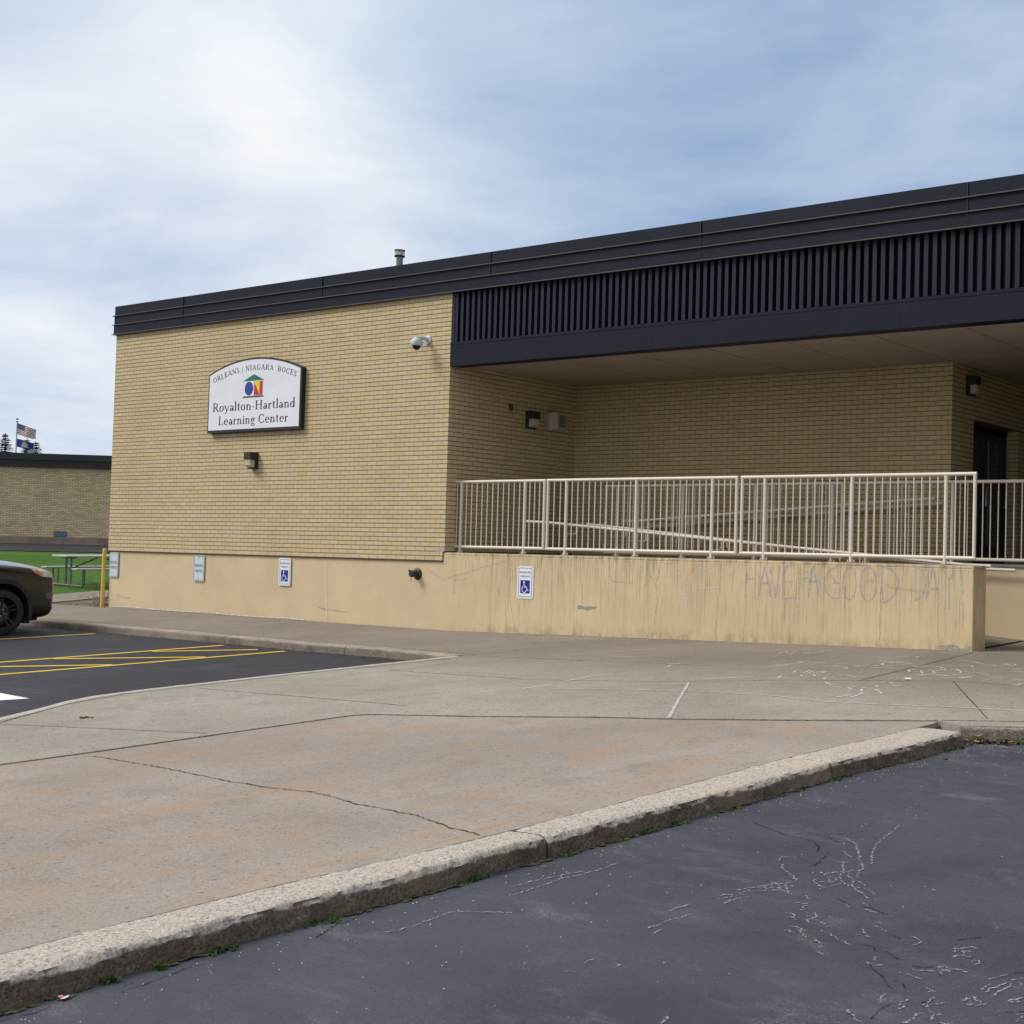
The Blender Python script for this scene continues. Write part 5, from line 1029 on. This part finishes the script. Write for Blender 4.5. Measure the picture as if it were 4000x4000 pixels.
# ------------------------------------------------------------ SUV
def suv():
    ox,oy=-5.20-.92,-3.56; gz=H(-5.2,-3.56)-.105
    t=thing('parked_suv',(ox,oy,gz),'dark grey SUV nosed up to the kerb, cut off by the left edge','car')
    PT,tp=M('metallic_grey_paint'); tp.out(tp.mix(tp.noise(tp.pos(),900.,1),(.010,.010,.011),(.022,.021,.022)),.25,metal=.35,spec=.5,Coat_Weight=.6,Coat_Roughness=.05)
    PB=simple('black_cladding',(.012,.012,.013),.62,var=.1); TY=simple('tyre_rubber',(.016,.016,.017),.8,var=.15,bump=.3); RM=simple('black_alloy',(.010,.010,.011),.35); 
    GLS=flat('car_glass',(.012,.014,.016),.05)
    def W_(a,b,c): return (ox+b,oy+a,gz+c)
    def warp(a,b):
        return a+.035*(a>.5)-(.17*(max(0,a)/.85)**2)*abs(b/.92)**3.2 if a>0 else (a+.16*(min(0,a+2.9)/-.6)**2*abs(b/.92)**3 if a<-2.9 else a)
    stn=[(.868,.80,.50,.66,.70,.80),(.862,.86,.40,.78,.80,.84),(.845,.885,.33,.86,.895,.93),(.80,.90,.27,.905,.94,.975),(.72,.91,.245,.935,.97,1.012),(.60,.915,.24,.955,.995,1.045),(.45,.92,.24,.975,1.02,1.078),(.30,.92,.24,.995,1.04,1.10),(.10,.92,.24,1.015,1.06,1.125),(-.10,.92,.24,1.03,1.075,1.145),(-.35,.92,.24,1.04,1.085,1.165),(-.62,.92,.24,1.05,1.09,1.17),(-.9,.92,.24,1.055,1.09,1.12),(-1.3,.92,.24,1.06,1.09,1.10),(-1.8,.92,.24,1.065,1.09,1.10),(-2.2,.92,.24,1.07,1.10,1.10),(-2.64,.92,.24,1.08,1.10,1.10),(-2.95,.91,.25,1.08,1.10,1.10),(-3.25,.89,.30,1.07,1.09,1.10),(-3.42,.86,.38,1.05,1.07,1.08),(-3.46,.82,.50,.98,1.0,1.0)]
    mb=MB(); rows=[]
    for a,w,zb,zs,z2,zc in stn:
        half=[(0,zb),(w*.55,zb),(w*.90,zb+.015),(w*.985,zb+.09),(w*.995,(zb+zs)*.45),(w*1.0,(zb*.35+zs*.65)),(w*.995,zs-.07),(w*.965,zs-.012),(w*.90,zs+.012),(w*.66,z2),(w*.33,(z2+zc)/2+.012),(0,zc)]
        ring_=[( b,c) for b,c in half]+[(-b,c) for b,c in half[-2:0:-1]]
        rows.append([len(mb.v)+k for k in range(len(ring_))]); mb.v+=[W_(warp(a,b),b,c) for b,c in ring_]
    n=len(rows[0])
    for r0,r1 in zip(rows,rows[1:]):
        for k in range(n): mb.f.append((r0[k],r0[(k+1)%n],r1[(k+1)%n],r1[k])); mb.mi.append(0)
    mb.f.append(tuple(rows[0])); mb.f.append(tuple(rows[-1])[::-1]); mb.mi+=[0,0]
    body=mb.build('body',PT,None)
    ss=body.modifiers.new('s','SUBSURF'); ss.levels=ss.render_levels=2
    cut=MB()
    for a in (0,-2.64):
        for s in (-1,1):
            x0,x1=(ox+.52,ox+1.1) if s>0 else (ox-1.1,ox-.52)
            cut.lathe([(0,x0-ox),(.415,x0-ox),(.415,x1-ox),(0,x1-ox)],(ox,oy+a,gz+.345),ax='x',seg=40)
    co=cut.build('cut',PT,None); b=body.modifiers.new('b','BOOLEAN'); b.operation='DIFFERENCE'; b.object=co; b.solver='EXACT'
    bpy.context.view_layer.update(); dg=bpy.context.evaluated_depsgraph_get()
    me=bpy.data.meshes.new_from_object(body.evaluated_get(dg)); body.modifiers.clear(); old=body.data; body.data=me
    bpy.data.objects.remove(co); me.shade_smooth(); auto_smooth(body,42)
    body.parent=t; body.location=-Vector(t.location)
    bm=bmesh.new(); bm.from_mesh(me); bvh=BVHTree.FromBMesh(bm); bm.free()
    def onbody(poly,mat,name,parent,off=.006,axis='b',nn=10,sgn=1):
        xs=[p[0] for p in poly]; ys=[p[1] for p in poly]
        bm=bmesh.new(); f=bm.faces.new([bm.verts.new((p[0],p[1],0)) for p in poly])
        for k in range(1,nn):
            for co_,no in (((min(xs)+(max(xs)-min(xs))*k/nn,0,0),(1,0,0)),((0,min(ys)+(max(ys)-min(ys))*k/nn,0),(0,1,0))):
                bmesh.ops.bisect_plane(bm,geom=bm.verts[:]+bm.edges[:]+bm.faces[:],plane_co=co_,plane_no=no)
        bmesh.ops.triangulate(bm,faces=bm.faces[:])
        for v in bm.verts:
            p,q=v.co.x,v.co.y
            if axis=='b': o_,d_=Vector(W_(p,1.6*sgn,q)),Vector((-sgn,0,0))
            else: o_,d_=Vector(W_(1.8*sgn,p,q)),Vector((0,-sgn,0))
            h=bvh.ray_cast(o_,d_,2.2)
            v.co=(h[0]+(h[1] if h[1].dot(d_)<0 else -h[1])*off) if h[0] else (o_-d_*-1.0)
        m_=bpy.data.meshes.new(name); bm.to_mesh(m_); bm.free(); m_.materials.append(mat); m_.shade_smooth()
        o=bpy.data.objects.new(name,m_); COL.objects.link(o); o.parent=parent; o.location=-world_loc(parent); return o
    LG=simple('headlamp_lens',(.50,.46,.40),.10,var=.3,sc=20); AM=flat('amber_marker',(.62,.20,.01),.25); LAMP=flat('fog_lamp',(.10,.09,.08),.15)
    for s in (1,-1):
        hl=onbody([(.405,.958),(.50,.962),(.60,.952),(.69,.925),(.74,.90),(.745,.838),(.64,.845),(.555,.855),(.46,.905)],LG,'headlight',t,sgn=s)
        onbody([(.430,.945),(.500,.945),(.560,.885),(.565,.862),(.555,.862),(.47,.91)],AM,'turn_signal',hl,off=.009,sgn=s,nn=5)
        onbody([(.62,.61),(.70,.62),(.75,.60),(.74,.55),(.70,.53),(.62,.53)],LAMP,'fog_light',t,sgn=s)
        onbody([(.42,.42),(.60,.40),(.84,.40),(.86,.30),(.80,.26),(.5,.245),(.42,.245)],PB,'lower_bumper',t,off=.012,sgn=s)
        onbody([(-.42,.40),(-2.22,.40),(-2.22,.26),(-.42,.26)],PB,'sill_cladding',t,off=.010,sgn=s,nn=6)
        onbody([(-.95,1.02),(-.97,.45),(-1.0,.45),(-.98,1.02)],DARKIN,'door_gap',t,off=.002,sgn=s,nn=4)
        onbody([(-3.25,.98),(-3.05,.98),(-3.15,.80),(-3.3,.80)],flat('tail_lamp',(.3,.01,.01),.2),'taillight',t,sgn=s,nn=5)
        for a in (0.,-2.64):
            fl=MB(); N=30
            for k in range(N):
                a0,a1=math.radians(-14+208*k/N),math.radians(-14+208*(k+1)/N)
                q=[]
                for an,r in ((a0,.413),(a1,.413),(a1,.475),(a0,.475)): q.append((a+r*math.cos(an),max(.235,.345+r*math.sin(an))))
                fl.quad(*[W_(warp(p,.92*s)-0.,(.930+.006)*s,c) for p,c in q]); fl.quad(*[W_(warp(p,.92*s),b_*s,c) for (p,c),b_ in ((q[0],.936),(q[1],.936),(q[1],.80),(q[0],.80))]); fl.quad(*[W_(warp(p,.92*s),b_*s,c) for (p,c),b_ in ((q[3],.936),(q[2],.936),(q[2],.86),(q[3],.86))])
            fl.build('wheel_arch',PB,t)
            wl=MB(); c=(ox+.80*s,oy+a,gz+.335)
            wl.lathe([(.225,.115*s),(.255,.118*s),(.305,.105*s),(.327,.085*s),(.335,.05*s),(.335,-.06*s),(.32,-.10*s),(.23,-.11*s)],c,ax='x',seg=48)
            wheel=wl.build('wheel',TY,t,smooth=True)
            rm=MB(); rm.lathe([(.228,.112*s),(.222,.10*s),(.21,.02*s),(.20,-.05*s),(.0,-.06*s)],c,ax='x',seg=40)
            rm.lathe([(0,.085*s),(.05,.082*s),(.065,.07*s),(.065,.03*s)],c,ax='x',seg=24)
            for k in range(5):
                for dd in (-.13,.13):
                    an=math.radians(90+72*k); a1=an+dd; a2=an+dd*2.0
                    p=[(.05,an+dd*2,.075),(.222,a1*0+an+dd*1.25,.098),(.222,an+dd*1.25+.11,.098),(.05,an+dd*2+.5,.075)]
                    rm.quad(*[(c[0]+h*s,c[1]+r*math.cos(g),c[2]+r*math.sin(g)) for r,g,h in p])
            rm.build('rim',RM,wheel)
            ln=MB()
            for k in range(5):
                g=math.radians(54+72*k); ln.lathe([(0,.092*s),(.009,.090*s),(.009,.07*s)],(c[0],c[1]+.048*math.cos(g),c[2]+.048*math.sin(g)),ax='x',seg=8)
            ln.build('lug_nut',STEEL,wheel)
            MB().lathe([(0,-.02*s),(.16,-.02*s),(.16,-.035*s)],c,ax='x',seg=30).build('brake_disc',GALV,wheel)
    onbody([(-.50,.86),(.50,.86),(.50,.74),(-.50,.74)],PB,'grille',t,axis='a',off=.008)
    onbody([(-.62,.60),(.62,.60),(.66,.44),(-.66,.44)],PB,'lower_grille',t,axis='a',off=.008)
    MB().box(ox-.7,ox+.7,oy-3.0,oy+.62,gz+.2,gz+.34).build('underbody',PB,t)
    MB().box(ox+.60,ox+.72,oy+.42,oy+.50,gz+.16,gz+.30).build('mud_flap',PB,t)
    # cabin
    cb=MB()
    def hull(f0,f1,name,mat):
        m_=MB(); m_.v=[W_(*p) for p in f0+f1]; k=len(f0)
        for i in range(k): m_.f.append((i,(i+1)%k,k+(i+1)%k,k+i)); m_.mi.append(0)
        m_.f.append(tuple(range(k))); m_.f.append(tuple(range(k,2*k))[::-1]); m_.mi+=[0,0]
        return m_.build(name,mat,t,bevel=.03)
    hull([(-.62,-.80,1.09),(-.62,.80,1.09),(-3.25,.82,1.09),(-3.25,-.82,1.09)],[(-1.42,-.60,1.56),(-1.42,.60,1.56),(-3.05,.62,1.56),(-3.05,-.62,1.56)],'window_glass',GLS)
    hull([(-1.36,-.63,1.55),(-1.36,.63,1.55),(-3.10,.66,1.55),(-3.10,-.66,1.55)],[(-1.6,-.54,1.64),(-1.6,.54,1.64),(-3.0,.56,1.62),(-3.0,-.56,1.62)],'roof',PT)
    for s in (1,-1):
        for p,q in (((-.60,.83*s,1.07),(-1.40,.62*s,1.57)),((-1.95,.84*s,1.07),(-1.95,.64*s,1.57)),((-3.10,.83*s,1.07),(-2.95,.65*s,1.57))):
            MB().tube([W_(*p),W_(*q)],.035,8).build('pillar',PT,t,smooth=True)
        mr=MB(); mr.box(-.09,.09,-.06,.06,-.07,.07,M4=Matrix.Translation(W_(-.85,1.0*s,1.14))); mr.build('mirror',PB,t,bevel=.03)
    hd=MB(); 
    for s in (1,-1): pass
    for s in (1,-1): onbody([(-.60,.60),(-.575,.60),(-.575,.2),(-.60,.2)],PB,'x',t) if False else None
suv()
# ------------------------------------------------------------ weeds, litter, grit
WEED=simple('weed_green',(.05,.10,.02),.85,var=.5,sc=25)
def tuft(mb,x,y,z,rs,n=14,h=.05,sp=.05):
    for _ in range(n):
        a=rs.uniform(0,6.3); L=rs.uniform(.4,1)*h; px,py=x+rs.gauss(0,sp),y+rs.gauss(0,sp); w=.004
        dx,dy=math.cos(a),math.sin(a)
        mb.quad((px-dy*w,py+dx*w,z-.005),(px+dy*w,py-dx*w,z-.005),(px+dx*L*.5+dy*w,py+dy*L*.5-dx*w,z+L*.7),(px+dx*L,py+dy*L,z+L*rs.uniform(.5,.9)),(px+dx*L*.5-dy*w,py+dy*L*.5+dx*w,z+L*.7))
rs=random.Random(11); wd=MB()
spots=[(-5.15,.9),(-5.3,.5),(-5.9,.5),(-6.5,.6),(-6.62,.8),(-7.0,.6),(-7.4,.4),(-7.75,.5),(-8.1,.9),(-8.25,.9),(-8.9,.7),(-9.35,1.),(-9.6,.6),(-10.05,.5),(-10.15,.9),(-10.5,.8),(-10.55,.8),(-10.9,1.0)]
for y,k in spots:
    x=lerp_path(NKT,y)+.045
    for _ in range(int(5*k)):
        yy=y+rs.gauss(0,.07); xx=lerp_path(NKT,yy)+.04+abs(rs.gauss(0,.012)); tuft(wd,xx,yy,H(xx,yy)-.105,rs,10,.028*k,.014)
for _ in range(60):
    u=rs.random(); x=10.42+u*1.9; y=-4.92+u*1.03-abs(rs.gauss(0,.05)); tuft(wd,x,y,H(x,y)-.10,rs,7,.035,.03)
for x,y in ((4.603,-7.925),): tuft(wd,x,y,H(x,y),rs,30,.018,.022)
for _ in range(26):
    y=rs.uniform(-9.3,-6.9); x=lerp_path([(p[0],p[1]) for p in [(6.27,-6.87),(6.26,-7.17),(6.23,-8.04),(6.19,-8.79),(6.14,-9.32)]],y); tuft(wd,x,y,H(x,y)-.012,rs,5,.012,.010)
tag(wd.build('weeds',WEED),'small green weeds and moss growing along kerbs and slab joints','weeds',kind='stuff')
ms=MB(); 
for _ in range(420):
    y=rs.uniform(-12,-5.2); n_=mnoise.noise(Vector((0,y*2.1,4)))
    if n_<-.05: continue
    x=lerp_path(NKT,y)+.035+abs(rs.gauss(0,.012)); r=rs.uniform(.008,.022); z=H(x,y)-.103; a=rs.uniform(0,6.3)
    ms.quad(*[(x+r*math.cos(a+k*1.05)*.8,y+r*math.sin(a+k*1.05)*1.5,z+.006*rs.random()) for k in range(6)])
tag(ms.build('moss',MOSS),'brownish green moss in the gutter at the foot of the near kerb','moss',kind='stuff')
# leaf litter in the right kerb corner and on the dirt bed
lt=MB(); LC=[simple('leaf_brown',(.16,.085,.045),.85,var=.4),simple('leaf_tan',(.30,.20,.12),.85,var=.4),simple('litter_dark',(.05,.035,.025),.95,var=.4)]
for _ in range(900):
    u=rs.random()**1.2; x=10.40+u*2.2+rs.gauss(0,.02); y=-4.95+(x-10.40)*.55-abs(rs.gauss(0,.055))-.01; z=H(x,y)-.103+rs.random()*.012; r=rs.uniform(.005,.02); a=rs.uniform(0,6.3)
    lt.quad(*[(x+r*math.cos(a+k*1.57)*(1+.6*(k%2)),y+r*math.sin(a+k*1.57)*(1+.6*(k%2)),z+rs.uniform(-.004,.007)) for k in range(4)],mi=rs.choice((0,1,2,2)))
for _ in range(380):
    x=rs.uniform(-10.3,-8.8); y=rs.uniform(-.1,1.8); z=H(x,y)-.017+rs.random()*.012; r=rs.uniform(.01,.03); a=rs.uniform(0,6.3)
    lt.quad(*[(x+r*math.cos(a+k*1.57),y+r*math.sin(a+k*1.57),z+rs.uniform(-.004,.007)) for k in range(4)],mi=rs.choice((0,1,2,2)))
for _ in range(700):   # gutter grit along the far kerb
    x=rs.uniform(-6.5,2.6); yk=-2.36 if x<0 else -2.36-.055*x-.045*x*x*.6; y=yk-.04-abs(rs.gauss(0,.04)); z=H(x,y)-.103; r=rs.uniform(.004,.012); a=rs.uniform(0,6.3)
    lt.quad(*[(x+r*math.cos(a+k*1.57),y+r*math.sin(a+k*1.57),z+rs.uniform(0,.006)) for k in range(4)],mi=rs.choice((0,1,1,2)))
tag(lt.build('leaf_litter',LC),'brown leaf litter and grit lying in the gutters','leaf litter',kind='stuff')
# grit on the near asphalt
gr=MB(); GC=[simple('pale_grit',(.50,.46,.36),.9),simple('dark_grit',(.02,.02,.02),.9)]
def stone(x,y,r,mi):
    z=H(x,y)-.105; a=rs.uniform(0,6.3); P=[(x+r*math.cos(a+k*1.57)*rs.uniform(.7,1.2),y+r*math.sin(a+k*1.57)*rs.uniform(.7,1.2),z) for k in range(4)]; tp=(x,y,z+r*.8)
    for k in range(4): gr.quad(P[k],P[(k+1)%4],tp,mi=mi)
for _ in range(380):
    y=rs.uniform(-11.6,-5.1); d=abs(rs.gauss(0,.12)) if rs.random()<.6 else rs.uniform(0,.9); x=lerp_path(NKT,y)+.09+d
    stone(x,y,rs.uniform(.0015,.0042),0 if rs.random()<.8 else 1)
for _ in range(520): 
    x=rs.uniform(10.3,12.6); y=-4.98+(x-10.4)*.55-abs(rs.gauss(0,.35))-.03; stone(x,y,rs.uniform(.0015,.004),0)
for _ in range(120): stone(rs.uniform(10.2,14),rs.uniform(-12,-6),rs.uniform(.0015,.0035),0 if rs.random()<.55 else 1)
tag(gr.build('gravel',GC),'scattered pale and dark grit on the near asphalt','gravel',kind='stuff')
# a few single leaves, and chalk piece
def leaf(x,y,off,L,w,rot,mat,label,curl=.02):
    mb=MB(); n=8; z=H(x,y)+off; c,s=math.cos(rot),math.sin(rot); pts=[]
    for i in range(n+1):
        u=i/n; ww=w*math.sin(math.pi*min(.98,u*.95+.03))**.7
        for v in (-1,0,1):
            lx=(u-.5)*L; ly=v*ww; lz=.004+curl*(abs(v)*.9+(u-.5)**2*2); pts.append((x+lx*c-ly*s,y+lx*s+ly*c,z+lz))
    mb.v=pts
    for i in range(n):
        for k in range(2): mb.f.append((i*3+k,i*3+k+1,i*3+k+4,i*3+k+3)); mb.mi.append(0)
    tag(mb.build('fallen_leaf',mat),label,'leaf')
leaf(10.50,-4.93,-.095,.085,.022,.5,LC[1],'curled tan leaf lying against the right kerb',.035)
leaf(10.44,-5.36,-.10,.055,.012,2.4,simple('grey_bark_piece',(.16,.13,.11),.9),'small grey-brown leaf on the asphalt by the kerb end',.012)
leaf(10.62,-5.72,-.10,.04,.010,.2,WEED,'tiny green leaf on the asphalt near the right kerb corner',.008)
leaf(9.945,-11.20,-.10,.05,.014,1.2,simple('olive_leaf',(.20,.16,.10),.9),'brownish leaf beside the near kerb at the lower left corner',.01)
pk=MB()


for k in range(5):
    x,y=10.03+rs.uniform(-.012,.014),-11.10+rs.uniform(-.012,.012); z=H(x,y)-.1; r=.010; a=rs.uniform(0,6)
    pk.quad(*[(x+r*math.cos(a+j*1.57),y+r*math.sin(a+j*1.57),z+rs.uniform(0,.008)) for j in range(4)],mi=k%2)
tag(pk.build('chewed_wrapper',[flat('pink_wrapper',(.80,.25,.38)),flat('white_wrapper',(.7,.7,.7))]),'tiny torn pink and white wrapper on the asphalt beside the near kerb','litter')
MB_=MB(); q=(9.05,-2.6)
cx_,cy_=8.87,-2.78
tag(MB().tube([(cx_,cy_,H(cx_,cy_)+.012),(cx_+.05,cy_+.03,H(cx_,cy_)+.012)],.011,8).build('chalk_stick',flat('chalk_white',(.75,.75,.74))),'small white lump of sidewalk chalk on the pavement','chalk')
# dead twigs at the building corner
tw=MB()
for _ in range(26):
    a=rs.uniform(0,6.3); L=rs.uniform(.2,.6); x,y=-9.15+rs.gauss(0,.08),.25+rs.gauss(0,.08); z=H(x,y)
    tw.tube([(x,y,z),(x+math.cos(a)*L*.5,y+math.sin(a)*L*.5,z+L*rs.uniform(.1,.8)),(x+math.cos(a)*L,y+math.sin(a)*L,z+L*rs.uniform(.1,.9))],[.006,.004,.002],5)
tag(tw.build('dead_twigs',simple('dead_twig',(.22,.18,.14),.9)),'dry leafless twigs sprouting by the yellow corner post','dead plant')
mb=MB(); 
for k in range(7): mb.lathe([(0,.03),(.05,.02),(.07,0),(.05,-.02)],(-9.3-.09*k,.35+.10*k,H(-9.3,.3)+.01+.02*rs.random()),seg=7)
tag(mb.build('rubble_heap',simple('pale_rubble',(.33,.34,.36),.9,var=.3,sc=12)),'small heap of pale rubble on the dirt behind the yellow post','rubble')
